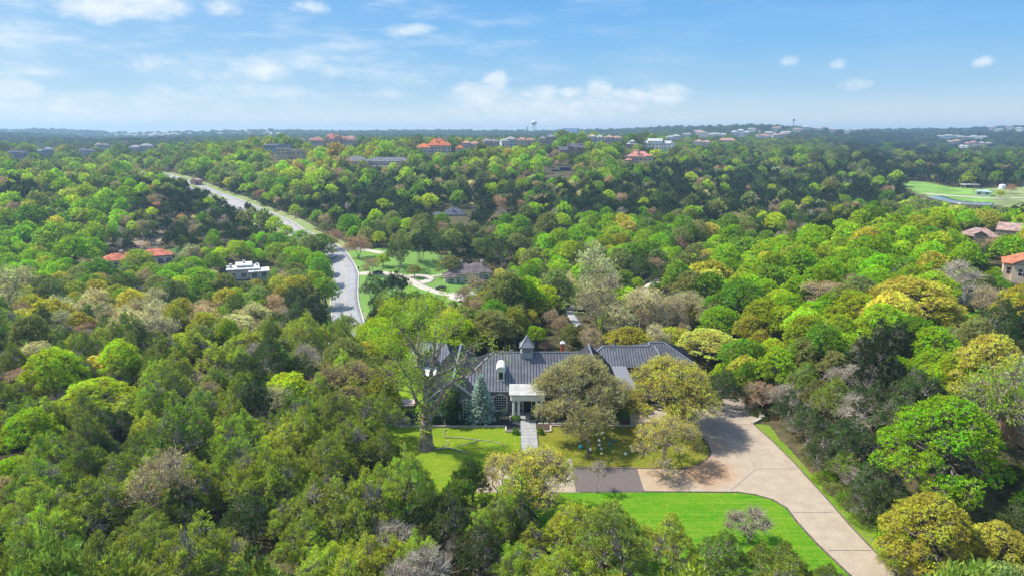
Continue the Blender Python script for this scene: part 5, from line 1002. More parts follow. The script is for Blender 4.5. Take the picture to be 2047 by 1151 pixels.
# ================================================================== placing the trees
RG = np.random.RandomState(11)
TREES = []      # x, y, kind, tint name, horizontal scale, vertical scale, special label
EXC = []
def put(u, v, wpx, kind, tint, label=None, hs=1.0, dist=None, clear=.75):
    """a tree that stands out in the photo: u, v of the crown's middle, its width in the photo"""
    d = px_dir(u, v); h = math.hypot(d.x, d.y); R0, H0 = KIND[kind]['R'], KIND[kind]['H']
    t = np.exp(np.arange(math.log(30), math.log(3000), .004)); x, y, z = d.x/h*t, d.y/h*t, CH+d.z/h*t
    _, _, zc = proj(x, y, z); rad = wpx/2*zc/FPX; hh = rad/R0*H0*hs; k = int(np.argmax(z < Hs(x, y)+hh*.6)) if dist is None else int(np.argmin(np.abs(y-dist)))
    s = rad[k]/R0; TREES.append((x[k], y[k], kind, tint, s, s*hs, label)); EXC.append((x[k], y[k], rad[k]*clear))
P_ = [  # foreground and right side
 (468,1112,86,B,'lime','feathery lime green young tree at the bottom of the wood',.75), (20,940,90,O,'grn','bright green rounded oak at the left edge',.7), (790,1075,110,X,'gry','large bare silver grey shrub tree near the bottom centre',.9),
 (60,860,120,O,'lime','yellow-green oak with visible trunk at the left edge',.9), (195,790,150,O,'lime','spreading yellow-green oak amid junipers on the left slope',.6), (205,728,80,O,'yel','cream yellow flat-topped oak in the junipers',.6), (360,690,110,O,'lime','long lime green crown on the near ridge crest',.5),
 (470,655,100,O,'pale','pale greyish green oak on the crest left of the sycamore',.6), (40,755,80,B,'pnk','pinkish tan budding oak at the left edge',.6), (155,660,50,B,'pnk','small pinkish budding tree on the left crest',.8), (50,705,40,B,'pnk','rusty budding bush low at the left edge',.8), (135,690,44,O,'yel','small straw yellow crown on the left crest',.5),
 (250,650,75,B,'pale','pale yellow vase-shaped bare-limbed tree on the valley edge',1.0), (310,652,80,B,'pale','pale yellow vase-shaped tree right of its twin',1.0), (48,640,60,O,'yel','tan rounded oak in the left valley',.9), (60,610,60,O,'yol','yellow-green oak at the far left valley edge',.8), (150,605,36,B,'grn','small fresh green wispy tree in the left valley',1.0),
 (20,575,90,B,'pale','tall pale willow at the left edge',1.2), (120,620,60,B,'pale','slender pale tree in the left valley',1.2), (205,625,40,B,'pale','slim whitish tree below the red-tiled house',1.3),
 (510,850,70,X,'gry','bare grey tree in the junipers left of the sycamore',.7), (180,880,60,X,'gry','bare grey thicket low in the left wood',.8), (345,960,60,X,'gry','silver bare tree with forked limbs in the lower left wood',1.0), (390,955,50,X,'gry','whitish bare tree beside the forked one',1.0), (545,690,80,X,'gry','bare grey tree on the near crest',.6),
 (1890,880,270,O,'grn','huge bright green oak at the right below the timber deck',.78), (1860,1055,210,O,'yol','big olive yellow oak in the lower right corner',.8), (1990,1100,180,O,'yol','olive yellow oak at the bottom right edge',.8), (1800,1120,90,J,'junl','dense green juniper right of the driveway end',.8),
 (1990,790,130,B,'lime','tall pale-trunked lime green tree behind the utility building',1.2), (1520,785,85,B,'tan','tan budding tree over the retaining wall',.7), (1565,790,70,X,'gry','grey leafless tree beside the driveway court',1.1), (1440,775,90,J,'jund','dark round-headed juniper at the end of the parking court',.9),
 (1620,850,100,J,'jund',None,.9), (1650,900,95,J,'jund',None,.9), (1730,1000,80,J,'jund',None,.9), (1690,930,80,J,'jun',None,.9), (1585,820,80,J,'jund',None,1.0), (1800,830,110,J,'jund',None,.9), (1720,820,100,X,'gry',None,.9), (1640,790,80,O,'olv',None,.9), (1790,1010,90,J,'jund',None,.8), (1700,880,120,J,'jund',None,.8), (1760,960,120,J,'jund',None,.8), (1680,800,120,J,'jun',None,.8), (1760,800,110,J,'jund',None,.9), (1840,775,120,J,'jund',None,.9), (1605,760,90,J,'jun',None,.9), (1700,750,90,X,'gry',None,.9), (1710,950,60,X,'gry',None,.9),
 (1820,600,190,O,'yol','broad dome-shaped yellow oak on the right slope',.62), (1615,650,110,O,'lime','lime-topped oak below the broad yellow oak',.7), (1670,665,80,O,'pale','pale green oak beside the lime-topped one',.8), (1755,710,90,O,'grn','emerald oak in the right foreground wood',.7), (1880,705,130,O,'lime','wide lime green oak on the near right slope',.55), (1955,735,60,O,'grn','green oak at the end of the lime row',.8),
 (1475,600,130,O,'grn2','dark-shaded round green oak in the right mid wood',.8), (1440,640,90,O,'grn','rounded green oak just beyond the house trees',.8), (1420,690,150,O,'yel','yellow-topped oak right behind the house',.5), (1345,675,90,O,'yol','olive yellow oak behind the garage roof',.6), (1260,680,110,O,'yol','olive yellow oak behind the chimney',.6), (1185,680,60,B,'tan','bare tan tree behind the chimney',.9),
 (1355,555,75,O,'grn2','tall deep green oak by the valley lane',1.1), (1255,590,50,J,'jund','slim dark green tree left of the valley lane',1.6), (1195,545,90,B,'pale','tall pale cottonwood over the creek',1.5), (1200,600,90,B,'pale','pale cottonwood nearest the creek',1.3), (1290,610,100,B,'pale','pale straw-coloured tree hiding the lane bend',.9), (1240,640,80,B,'pale','wispy pale tree behind the cupola',1.0), (1340,620,70,B,'tan',None,1.0),
 (1090,600,75,O,'lime','yellow-green oak mid-slope beyond the house',.9), (1030,590,28,B,'tan','small orange-tan crown beside the yellow-green oak',1.2), (1000,548,28,O,'yel','small cream crown behind the brown-roofed house',1.0), (1070,670,50,O,'grn','bright green small tree left of the cupola',.9), (1090,690,30,B,'pnk','small pinkish bush beside the cupola',.6), (985,655,110,O,'olv','olive grey oak behind the main roof',.8), (925,640,90,O,'olv','dull oak behind the sycamore',.8),
 (1150,1046,120,J,'junl','bright pointed juniper in front of the lower lawn, nearest the golden tree',.95), (1235,1068,130,J,'jun','juniper before the lower lawn, second from the golden tree',.95), (1335,1090,135,J,'junl','juniper before the lower lawn, third from the golden tree',.9), (1440,1115,130,J,'jun','juniper before the lower lawn, fourth from the golden tree',.9), (1040,1125,125,J,'junl','broad bright juniper at the bottom centre',.9), (1560,1138,130,J,'jun','juniper cut by the bottom edge left of the driveway',.9), (1655,1160,100,J,'jun','juniper tip at the bottom edge beside the driveway',.9),
 # mid valley
 (1095,455,60,O,'olv','tall grey-green oak in the central valley',1.1), (1160,470,70,O,'grn','bright green oak in the central valley',.8), (1180,440,45,O,'grn',None,.9), (1230,470,50,O,'lime',None,.8), (1010,470,55,O,'grn','bright green oak uphill of the brown-roofed house',.9), (1090,490,50,O,'grn',None,1.0), (1060,520,55,O,'olv',None,1.0), (1005,500,60,J,'jund','dark juniper behind the brown-roofed house',1.0),
 (1255,460,55,O,'yel','yellow-tan oak cluster in the central wood',.8), (1280,500,35,O,'lime',None,.9), (1420,465,55,O,'yel','straw-topped oak on the right valley side',.8), (1480,485,45,O,'lime',None,.8), (1410,505,60,O,'grn2',None,.8), (1460,515,70,O,'grn',None,.7),
 (715,486,55,B,'pnk','rusty brown tree at the neighbour driveway gate',.8), (665,475,40,B,'pnk','brown tree left of the rusty one',.9), (742,530,36,B,'tan','small tan tree by the neighbour driveway',.9), (765,520,32,O,'lime','small lime tree on the neighbour lawn',.8), (828,540,28,O,'olv','little tree in the turning circle of the neighbour drive',.9), (800,500,60,J,'jund','black-green juniper pair behind the neighbour lawn',1.1), (840,492,60,J,'junk',None,1.0), (880,490,55,J,'jund',None,1.0),
 (745,575,60,J,'jund','dark juniper in the grass by the street bend',1.0), (790,565,60,J,'junk','blackish juniper by the street bend',1.0), (800,605,70,J,'jund',None,.8), (898,530,50,O,'olv','olive tree against the brown-roofed house',.9), (925,590,36,B,'tan','thin tan tree on the brown-roofed house drive',1.2), (950,570,50,B,'tan','bare tan tree before the brown-roofed house',1.0),
 (640,540,60,O,'grn2','green roadside bush mass left of the street',1.0), (622,494,60,O,'olv','dull olive tree hiding the bend of the street',1.0), (645,490,64,O,'grn2','leafy green tree cutting across the road bend',.8), (690,648,64,J,'jun','juniper closing off the near end of the street',.9), (665,650,50,J,'jund','darker juniper at the near end of the street',.9), (602,478,44,O,'grn2','deep green tree where the upper road drops behind the wood',.9), (650,580,60,O,'grn2',None,1.0), (590,545,55,O,'olv',None,.9), (555,485,50,O,'grn2',None,.9), (575,500,40,O,'yol',None,.8),
 (278,520,66,O,'lime','domed lime green tree in front of the red-tiled house',.75), (335,560,60,O,'grn','vivid green oak cluster left of the white house',.8), (395,555,70,O,'grn','vivid green oak nearest the white house',.7), (480,500,55,O,'lime','yellow-green oak above the white house',.8), (440,510,45,O,'lime',None,.8), (150,505,90,O,'grn','big green oak left of the red-tiled house',.9), (60,435,70,O,'grn2',None,.9), (110,480,90,O,'grn2',None,.9), (200,545,70,O,'grn2',None,.9), (180,570,60,O,'grn2',None,.9),
 (253,388,48,O,'grn','bright yellow-green round tree on the scrubby hilltop',.8), (125,372,40,O,'grn','green oak on the left rise',.9), (170,385,50,O,'lime','lime oak on the left rise',.7), (300,545,60,O,'lime',None,.8), (230,590,60,O,'yol',None,.8), (270,570,50,O,'olv',None,.8),
 (498,418,22,J,'junk','dark rounded tree on the upper road median',1.3), (225,470,40,O,'grn2',None,.9), (100,400,40,O,'olv',None,.9),
 # ridge
 (1078,326,22,O,'grn','tall cone-shaped bright green tree on the ridge slope',1.6), (770,298,36,O,'grn','round deep green tree by the long lodge',1.0), (760,312,30,O,'lime','lime tree in front of the long lodge',1.0), (672,304,40,O,'org','golden orange tree left of the long lodge',1.0), (700,306,30,O,'lime',None,1.0), (640,306,28,O,'lime',None,1.0), (585,350,44,O,'lime','lime round tree on the left flank of the ridge',.8), (625,345,30,O,'yel',None,.9), (650,350,28,O,'yel',None,.8), (672,345,30,B,'pnk','rusty orange tree on the ridge flank',.8), (600,335,30,B,'pnk',None,.8), (690,325,36,B,'pnk',None,.8),
 (905,290,20,O,'grn2','green tree right of the orange mansion roof',1.3), (1210,395,26,O,'lime',None,.9), (430,335,24,O,'yel',None,.9), (480,335,30,O,'lime',None,.9), (1650,380,24,O,'lime',None,.9),
 (1395,345,22,B,'pnk',None,.9), (1700,470,60,O,'lime','tall lime oak at the crest of the right wood',1.0), (1640,480,70,O,'grn','dense green oak on the crest of the right wood',1.0), (1780,470,60,O,'grn',None,1.0), (1770,445,40,O,'lime',None,1.0), (2020,500,80,O,'grn','bright green oak before the shingled houses',.9), (1870,500,90,O,'lime','pale lime oak below the shingled houses',.9), (1750,500,70,O,'grn',None,.9), (1980,560,50,O,'grn',None,.9), (1910,560,110,X,'gry','grey bare thicket above the slatted screen',.8), (1975,595,80,B,'tan','spreading bare tan oak beside the slatted screen',.9), (2035,600,60,O,'grn',None,.9),
 (1600,530,90,O,'grn',None,.8), (1660,545,80,O,'grn',None,.8), (1540,560,90,O,'grn2',None,.8), (1720,540,70,O,'grn',None,.8), (1580,590,70,O,'grn',None,.8), (1660,590,100,B,'tan','brown-tan budding oak left of the broad yellow oak',.7), (1530,500,60,O,'lime',None,.8),
 (1925,340,20,O,'yol','lone yellow-topped tall tree beyond the pump house',1.3), (2022,376,22,B,'pnk','small rusty tree by the white tank',.7), (2000,388,18,O,'lime',None,.8)]
for e in P_: put(*e)
# random woodland
def candidates():
    out = []; D = 38.0
    while D < 2600:
        sp = 4.5 if D < 130 else min(5.0+(D-130)*.006, 13); half = R(46) if D < 500 else R(43)
        n = int(2*half*D/sp)
        if n > 0: a = np.linspace(-half, half, n)+RG.uniform(-.45, .45, n)*sp/D; d = D+RG.uniform(-.45, .45, n)*sp; out.append(np.stack([np.sin(a)*d, np.cos(a)*d, np.full(n, sp)], 1))
        D += sp*.88
    D = 2600.0
    while D < 4600:
        sp = 19; n = int(2*R(42)*D/sp); a = np.linspace(-R(42), R(42), n)+RG.uniform(-.45, .45, n)*sp/D; d = D+RG.uniform(-.45, .45, n)*sp; out.append(np.stack([np.sin(a)*d, np.cos(a)*d, np.full(n, sp)], 1)); D += sp*1.2
    return np.concatenate(out)
Cd = candidates(); x, y, sp = Cd.T; z = Hs(x, y); uu, vv, zz = proj(x, y, z+4); nC = len(x)
col_i = np.clip((uu+RG.normal(size=nC)*26)//128, 0, 15).astype(int); row_i = np.clip(np.searchsorted(VB, vv+RG.normal(size=nC)*9-4), 0, 15)
kinds, tints = np.empty(nC, object), np.empty(nC, object); rr = RG.rand(nC)
# patches: neighbouring trees are more likely to be of one sort
pn = vnoise(x/22+50, y/22+50, 21)*.5+vnoise(x/9+10, y/9+10, 22)*.2; rr = np.clip(rr*.72+(pn-.35)*.85+.12*RG.normal(size=nC)*.5, 0, .999)
o_ = np.argsort(np.argsort(rr))/nC; rr = o_*.75+RG.rand(nC)*.25; rr = np.argsort(np.argsort(rr))/nC
for i in range(nC):
    zl = ZN[ZG[row_i[i]][col_i[i]]]; c = 0; tot = sum(q[2] for q in zl)
    for (k_, t_, w_) in zl:
        c += w_/tot
        if rr[i] <= c: break
    kinds[i] = k_; tints[i] = t_
Rk = np.array([KIND[k]['R'] for k in kinds]); Hk = np.array([KIND[k]['H'] for k in kinds])
bs = {J: 1.0, O: .92, B: .9, X: .9}
sc = np.array([bs[k] for k in kinds])*RG.choice([.6,.75,.9,1.0,1.15,1.35], nC)*RG.uniform(.9, 1.1, nC)*np.where(y < 500, 1, np.clip(sp/6.5, 1, 2.0)); hsc = RG.uniform(.85, 1.15, nC)*np.where(y < 900, 1, .62)
Rr_, Hr_ = sc*Rk, sc*hsc*Hk
ok = allowed(x, y, Rr_, Hr_) & (np.hypot(x, y) > 57)
for (a, b, r_) in EXC: ok &= np.hypot(x-a, y-b) > r_+Rr_*.35
# scrubby slope and bare far clearings are thinner
for ply, d0, d1, pr in [([(200,440),(420,440),(460,500),(250,505)], 280, 480, .25), ([(180,380),(300,375),(300,400),(180,400)], 350, 520, .6), ([(200,276),(215,262),(300,258),(430,255),(540,253),(575,262),(560,285),(480,280),(300,277)], 2650, 6000, .84), ([(1350,255),(1600,250),(1610,275),(1400,280)], 1500, 3600, .35), ([(1060,545),(1170,545),(1200,600),(1100,600)], 190, 330, .5), ([(1740,330),(1800,318),(1830,322),(1800,338)], 600, 1100, .9)]:
    g = proj(x, y, z); ok &= ~(inpoly(g[0], g[1], ply) & (y > d0) & (y < d1) & (RG.rand(nC) < pr))
# leave little openings in the near wood
ok &= ~((vnoise(x/6, y/6, 31) < .13) & (y < 170))
sel = np.where(ok)[0]
gcol = {k: [] for k in KIND}
for (a, b, k_, t_, s_, v_, l_) in TREES: gcol[k_].append([a, b, s_, v_, t_, l_, 1e9])
for i in sel:
    # how large it shows: crown width in the frame, nothing if out of frame or well behind rising ground
    w_ = Rr_[i]*2*FPX/max(zz[i], 1); vis = -40 < uu[i] < 2087 and 240 < vv[i] < 1185
    gcol[kinds[i]].append([x[i], y[i], sc[i], sc[i]*hsc[i], tints[i], None, w_ if vis else 0])
# landmarks for telling the trees apart
LM = [(90,1080,'in the lower left corner wood'),(330,1080,'in the bottom left wood'),(560,1080,'left of the bottom centre'),(760,1000,'in the wood below the sycamore'),(980,1100,'at the bottom centre'),(1200,1090,'before the lower lawn'),(1450,1130,'at the lower lawn edge'),(1620,1140,'by the driveway foot'),
 (90,930,'in the left edge wood'),(280,920,'in the left wood'),(460,930,'in the middle of the left wood'),(640,890,'left of the sycamore foot'),(90,800,'on the left slope'),(260,790,'on the upper left slope'),(430,790,'amid the upper left wood'),(620,780,'beside the tan oak left of the sycamore'),(90,700,'on the left crest'),(280,700,'on the middle left crest'),(450,700,'on the crest left of the sycamore'),(620,680,'on the crest below the street'),
 (80,610,'in the left valley'),(250,610,'in the valley below the red-tiled house'),(420,610,'below the white flat-roofed house'),(560,620,'left of the street foot'),(90,530,'at the left valley edge'),(270,490,'by the red-tiled house'),(480,500,'above the white flat-roofed house'),(600,540,'left of the winding street'),(760,480,'behind the neighbour lawn'),(760,600,'between street and sycamore'),(900,470,'uphill of the brown-roofed house'),(980,560,'around the brown-roofed house'),(1000,640,'behind the main roof'),
 (100,440,'on the green left hillside'),(330,430,'on the scrubby hill'),(180,370,'on the left hilltop'),(90,330,'on the left plain'),(330,320,'beyond the upper road'),(550,360,'right of the upper road'),(640,420,'on the left ridge slope'),(800,390,'below the long lodge'),(960,400,'on the central ridge slope'),(1120,400,'on the ridge slope below the stone manor'),(1290,390,'on the slope below the pink villa'),(1000,300,'on the ridge top'),(640,310,'by the beige villa'),(1200,300,'near the pink villa'),
 (1110,480,'in the central valley'),(1250,500,'in the right central valley'),(1110,580,'near the creek'),(1260,600,'by the valley lane'),(1420,500,'right of the valley lane'),(1450,400,'on the right ridge slope'),(1600,420,'on the far right slope'),(1450,310,'beyond the hilltop lawn'),(1700,330,'in the far right valley'),(1900,330,'beyond the meadow'),(1800,420,'below the meadow'),(1600,480,'at the crest of the right wood'),(1800,480,'on the right crest'),(1980,450,'around the shingled houses'),
 (1500,570,'in the right mid wood'),(1650,560,'in the bright right wood'),(1780,560,'by the broad yellow oak'),(1950,560,'near the rust red roof'),(1400,640,'behind the garage wing'),(1550,660,'below the bright right wood'),(1720,660,'below the broad yellow oak'),(1900,660,'below the slatted screen'),(1450,750,'by the parking court'),(1600,760,'right of the parking court'),(1760,760,'in the near right wood'),(1950,760,'above the utility building'),(1620,900,'along the driveway'),(1760,920,'by the huge green oak'),(1900,1000,'between the two big right oaks'),(1950,1100,'in the lower right corner'),(760,700,'left of the house'),(1300,640,'behind the house trees')]
LMa = np.array([(a, b*1.6) for a, b, _ in LM])
ORD = ['first','second','third','fourth','fifth','sixth','seventh','eighth','ninth','tenth','eleventh','twelfth','thirteenth','fourteenth','fifteenth','sixteenth','seventeenth','eighteenth','nineteenth','twentieth']+['twenty-'+w for w in ['first','second','third','fourth','fifth','sixth','seventh','eighth','ninth']]
GRP = {J: 'juniper trees of the wood', O: 'oak trees of the wood', B: 'budding trees of the wood', X: 'leafless trees of the wood'}
REST = {}
nmax = {J: 300, O: 300, B: 200, X: 130}
def jit(t, rg, k=.16):
    c = np.array(T[t]); return tuple(float(q) for q in np.clip(c*rg.uniform(1-k*1.5, 1+k*1.5)*np.array([rg.uniform(.88, 1.14), 1, rg.uniform(.9, 1.1)]), 0, 1))
rgc = random.Random(3); ALLT = []
for k_, lst in gcol.items():
    lst.sort(key=lambda q: -q[6]); REST[k_] = lst[nmax[k_]:]; use = lst[:nmax[k_]]
    for q in use:
        zg = float(Hs(q[0], q[1])); a, b, c = proj(np.array(q[0]), np.array(q[1]), np.array(zg+4)); ALLT.append([k_, q, zg, float(a), float(b), float(c)])
bucket = {}
for t in ALLT:
    if t[1][5] is None:
        li = int(np.argmin(np.hypot(LMa[:, 0]-t[3], LMa[:, 1]-t[4]*1.6))); bucket.setdefault((t[0], CN[t[1][4]], li), []).append(t)
for (k_, cn, li), L_ in bucket.items():
    rows_ = [L_]
    if len(L_) > 9:
        L_.sort(key=lambda t: t[4]); h = len(L_)//2; rows_ = [L_[:h], L_[h:]]
    for ri, rw in enumerate(rows_):
        rw.sort(key=lambda t: t[3]); pre = '' if len(rows_) == 1 else ('upper ', 'lower ')[ri]
        for i, t in enumerate(rw):
            od = '' if len(rw) == 1 else (ORD[i] if i < len(ORD) else 'far')+' '
            t[1][5] = f"{od}{pre}{cn} {KN[k_]}{' from the left' if od else ''} {LM[li][2]}".strip()
SRC = {}
for t in ALLT:
    k_, (x_, y_, s_, v_, tn, lab, w_), zg, pu_, pv_, pz_ = t; K_ = KIND[k_]; pxw = s_*K_['R']*2*FPX/pz_
    lod = 3 if (k_ == O and pxw > 130) else 0 if pz_ < 175 or pxw > 95 else (1 if pz_ < 420 else 2)
    vs = K_['v'][lod]; vi = rgc.randrange(len(vs)); me, wm = vs[vi]; rz = rgc.uniform(0, 6.28); tint = jit(tn, rgc)
    if wm is None:
        o = link(k_, me); o.location = (x_, y_, zg-.15); o.rotation_euler = (0, 0, rz); an = rgc.uniform(.82, 1.18); o.scale = (s_*an, s_/an, v_); o['tint'] = tint; tag(o, lab, 'tree', GRP[k_]); SRC.setdefault((k_, 2), {})[vi] = o
    else:
        e = empty(k_, (x_, y_, zg-.1), lab, 'tree', GRP[k_], rz); an = rgc.uniform(.84, 1.16); e.scale = (s_*an, s_/an, v_)
        c = link('crown', me, e); c['tint'] = tint; SRC.setdefault((k_, lod), {})[vi] = c; w = link('trunk', wm, e)
def dist_scatter(name, pts, srcs, label):
    """one object of kind stuff: points carrying size, turn and colour, each shown as one of the given meshes"""
    n = len(pts); me = bpy.data.meshes.new(name); me.vertices.add(n); me.vertices.foreach_set('co', np.array([p[0] for p in pts], np.float32).ravel())
    for an, ty, idx, key in (('rot', 'FLOAT_VECTOR', 1, 'vector'), ('scl', 'FLOAT_VECTOR', 2, 'vector'), ('tint', 'FLOAT_VECTOR', 3, 'vector')):
        at = me.attributes.new(an, ty, 'POINT'); at.data.foreach_set(key, np.array([p[idx] for p in pts], np.float32).ravel())
    at = me.attributes.new('pick', 'INT', 'POINT'); at.data.foreach_set('value', np.array([p[4] for p in pts], np.int32))
    o = link(name, me); tag(o, label, kind='stuff')
    ng = bpy.data.node_groups.new(name, 'GeometryNodeTree'); ng.interface.new_socket('Geometry', in_out='INPUT', socket_type='NodeSocketGeometry'); ng.interface.new_socket('Geometry', in_out='OUTPUT', socket_type='NodeSocketGeometry')
    gi, go = ng.nodes.new('NodeGroupInput'), ng.nodes.new('NodeGroupOutput'); ip = ng.nodes.new('GeometryNodeInstanceOnPoints'); g2i = ng.nodes.new('GeometryNodeGeometryToInstance')
    for s in reversed(srcs):
        oi = ng.nodes.new('GeometryNodeObjectInfo'); oi.transform_space = 'ORIGINAL'; oi.inputs['Object'].default_value = s; oi.inputs['As Instance'].default_value = True; ng.links.new(oi.outputs['Geometry'], g2i.inputs[0])
    def na(nm, ty, sock):
        q = ng.nodes.new('GeometryNodeInputNamedAttribute'); q.data_type = ty; q.inputs[0].default_value = nm; ng.links.new(q.outputs[0], sock)
    na('rot', 'FLOAT_VECTOR', ip.inputs['Rotation']); na('scl', 'FLOAT_VECTOR', ip.inputs['Scale']); na('pick', 'INT', ip.inputs['Instance Index'])
    ip.inputs['Pick Instance'].default_value = True
    ng.links.new(gi.outputs[0], ip.inputs['Points']); ng.links.new(g2i.outputs[0], ip.inputs['Instance']); ng.links.new(ip.outputs[0], go.inputs[0])
    md = o.modifiers.new('scatter', 'NODES'); md.node_group = ng; return o
nm_ = {J: ('juniper_woods', 'dark juniper woods covering the farther slopes and hills'), O: ('oak_woods', 'mixed green oak woods of the farther valleys and plain'), B: ('budding_woods', 'tan and pale budding thickets scattered through the farther woods'), X: ('leafless_woods', 'grey leafless thickets scattered through the farther woods')}
cnt = {}
for k_, lst in REST.items():
    srcs = []; rng_ = {}
    for lod in (1, 2):
        d_ = SRC.get((k_, lod), {}); L_ = [d_[i] for i in sorted(d_)]
        if not L_: L_ = [o for q in SRC.values() for o in q.values()][:1] if not srcs else []
        rng_[lod] = (len(srcs), len(L_)); srcs += L_
    pts = []
    for (x_, y_, s_, v_, tn, _, _) in lst:
        D_ = math.hypot(x_, y_); lod = 1 if (D_ < 380 and rng_[1][1]) or not rng_[2][1] else 2; a, n_s = rng_[lod]
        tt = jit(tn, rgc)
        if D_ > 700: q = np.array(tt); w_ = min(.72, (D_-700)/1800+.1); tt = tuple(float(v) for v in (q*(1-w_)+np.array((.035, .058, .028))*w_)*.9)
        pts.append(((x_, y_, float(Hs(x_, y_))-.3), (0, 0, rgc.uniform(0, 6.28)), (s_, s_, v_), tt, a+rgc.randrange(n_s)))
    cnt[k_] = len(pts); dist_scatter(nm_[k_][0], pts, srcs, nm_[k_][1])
print('TREES', {k: len(v) for k, v in gcol.items()}, 'rest', cnt)
# ================================================================== the garden's own trees and shrubs
def own_tree(name, label, base, spec, bark, tint, seed, cat='tree', group=None):
    lv, wd = make_tree(seed, **spec); e = empty(name, base, label, cat, group)
    c = link('crown', crown_mesh('crown', lv), e); c['tint'] = tint; link('trunk', mesh_np('trunk', wd[0], [wd[1]], [bark]), e); return e
def gp(u, v): a, b = G0(u, v); return (a, b, 0.0)
big = dict(nl=26, kleaf=8, leaf=.2, up=.2, twigs=.9, shape='deep', leafw=.5, tsize=.3, sq=.8, inner=.25, trunk_k=8)
own_tree('oak_tree', 'wide olive brown live oak in front of the porch and main roof', (11.3, 105.2, 0), dict(big, Rr=9.4, Ht=12.8, zb=2.2, lr=2.2, tufts=4600, trunk_r=.42, stems=2), M['barklight'], (.52, .48, .17), 501)
own_tree('oak_tree', 'large olive yellow live oak beside the parking court', (26.2, 106.0, 0), dict(big, Rr=8.7, Ht=12.2, zb=.6, lr=2.2, tufts=4400, trunk_r=.45, stems=1), M['barklight'], (.66, .62, .07), 502)
own_tree('oak_tree', 'small-trunked yellow oak standing at the driveway edge of the lawn', gp(1327, 932), dict(big, Rr=5.8, Ht=7.8, zb=1.8, nl=16, lr=1.5, tufts=1100, kleaf=7, trunk_r=.24, stems=1), M['barktan'], (.60, .54, .08), 503)
own_tree('oak_tree', 'small crooked oak among the coloured lawn balls', gp(1174, 914), dict(big, Rr=3.8, Ht=7.6, zb=2.8, nl=10, lr=1.3, tufts=520, kleaf=6, trunk_r=.17, stems=1), M['bark'], (.38, .36, .08), 504)
own_tree('oak_tree', 'broad tan budding oak left of the sycamore', (-28.0, 112.0, 0), dict(big, Rr=9.5, Ht=9.6, zb=2.6, lr=2.3, tufts=3300, kleaf=7, trunk_r=.42, stems=3), M['bark'], (.48, .40, .15), 505)
own_tree('oak_tree', 'yellow-green open-limbed oak between the tan oak and the sycamore', (-20.5, 111.5, 0), dict(big, Rr=6.0, Ht=10.4, zb=3.4, nl=14, lr=1.8, tufts=900, kleaf=7, trunk_r=.3, stems=2), M['bark'], (.42, .54, .04), 506)
own_tree('elm_tree', 'thin golden-leaved tree in front of the walk landing', (3.2, 79.5, 0), dict(big, Rr=5.8, Ht=9.4, zb=1.6, nl=17, lr=1.8, tufts=1500, kleaf=8, leaf=.2, twigs=1.0, sq=.8, trunk_r=.16, stems=2), M['barktan'], (.66, .62, .07), 507)
own_tree('elm_tree', 'thin yellow tree left of the golden one by the front walk', (-1.8, 83.5, 0), dict(big, Rr=3.4, Ht=7.2, zb=2.0, nl=9, lr=1.4, tufts=400, kleaf=6, leaf=.2, twigs=1.0, sq=.8, trunk_r=.13, stems=2), M['barktan'], (.66, .58, .08), 508)
own_tree('elm_tree', 'nearly leafless grey-brown sapling on the lower lawn', gp(1494, 1082), dict(big, Rr=3.4, Ht=4.4, zb=1.0, nl=10, lr=1.3, tufts=800, kleaf=1, leaf=.14, twigs=1.0, inner=.5, sq=.8, trunk_r=.09, stems=2), M['barktan'], (.42, .36, .18), 509)
own_tree('elm_tree', 'spindly bare sapling beside the brick paving', gp(1194, 984), dict(big, Rr=2.0, Ht=5.0, zb=1.4, nl=7, lr=.9, tufts=220, kleaf=1, leaf=.14, twigs=1.0, inner=.5, sq=.9, trunk_r=.06, stems=1), M['barktan'], (.34, .3, .14), 510)
own_tree('juniper_tree', 'dark juniper rising between the left lawn and the golden tree', (-5.2, 83.0, 0), dict(Rr=2.6, Ht=7.6, zb=.8, nl=12, lr=1.0, tufts=520, kleaf=15, leaf=.27, up=.8, twigs=.4, shape='cone', leafw=.34, tsize=.24, trunk_r=.16, stems=1, sq=1.0), M['bark'], (.10, .18, .03), 511)
own_tree('juniper_tree', 'pale stubby juniper at the foot of the left lawn', (-7.6, 80.0, 0), dict(Rr=2.6, Ht=5.2, zb=.5, nl=10, lr=1.0, tufts=380, kleaf=14, leaf=.27, up=.8, twigs=.6, shape='cone', leafw=.34, tsize=.24, trunk_r=.14, stems=2, sq=1.0), M['bark'], (.14, .23, .03), 512)
# blue spruce
rs = np.random.RandomState(9); bx, by = G0(962, 842); H_, Rb = 8.7, 2.75; e = empty('blue_spruce', (bx, by, 0), 'blue spruce with silvery tiers against the front wall', 'tree')
A_, B_, Lp, Ld = [], [], [], []
for zt in np.linspace(.9, H_-.35, 15):
    rr0 = Rb*(1-zt/H_)**.85+.12; nb = int(7+rr0*5)
    for i in range(nb):
        q = 2*math.pi*(i+rs.rand()*.7)/nb+zt*3; rl = rr0*rs.uniform(.8, 1.1); d = np.array([math.cos(q), math.sin(q), 0]); p0 = np.array([0, 0, zt]); p1 = p0+d*rl+[0, 0, -.14*rl]; A_.append(p0); B_.append(p1)
        m_ = int(12+rl*30); t_ = rs.uniform(.25, 1.05, m_)[:, None]; sd_ = np.array([-d[1], d[0], 0]); pp = p0+(p1-p0)*t_+sd_*rs.normal(size=(m_, 1))*.14*rl*(1.1-t_*.6); Lp.append(pp); Ld.append(unit(d+rs.normal(size=(m_, 3))*.45+[0, 0, .12]))
Lp, Ld = np.concatenate(Lp), np.concatenate(Ld); v, f = quads(Lp, Ld, .34*rs.uniform(.7, 1.2, len(Lp)), .13, rs)
c = link('crown', mesh_np('crown', v, [f], [M['leaf']], rnd=rs.rand(len(f))), e); c['tint'] = (.40, .52, .50)
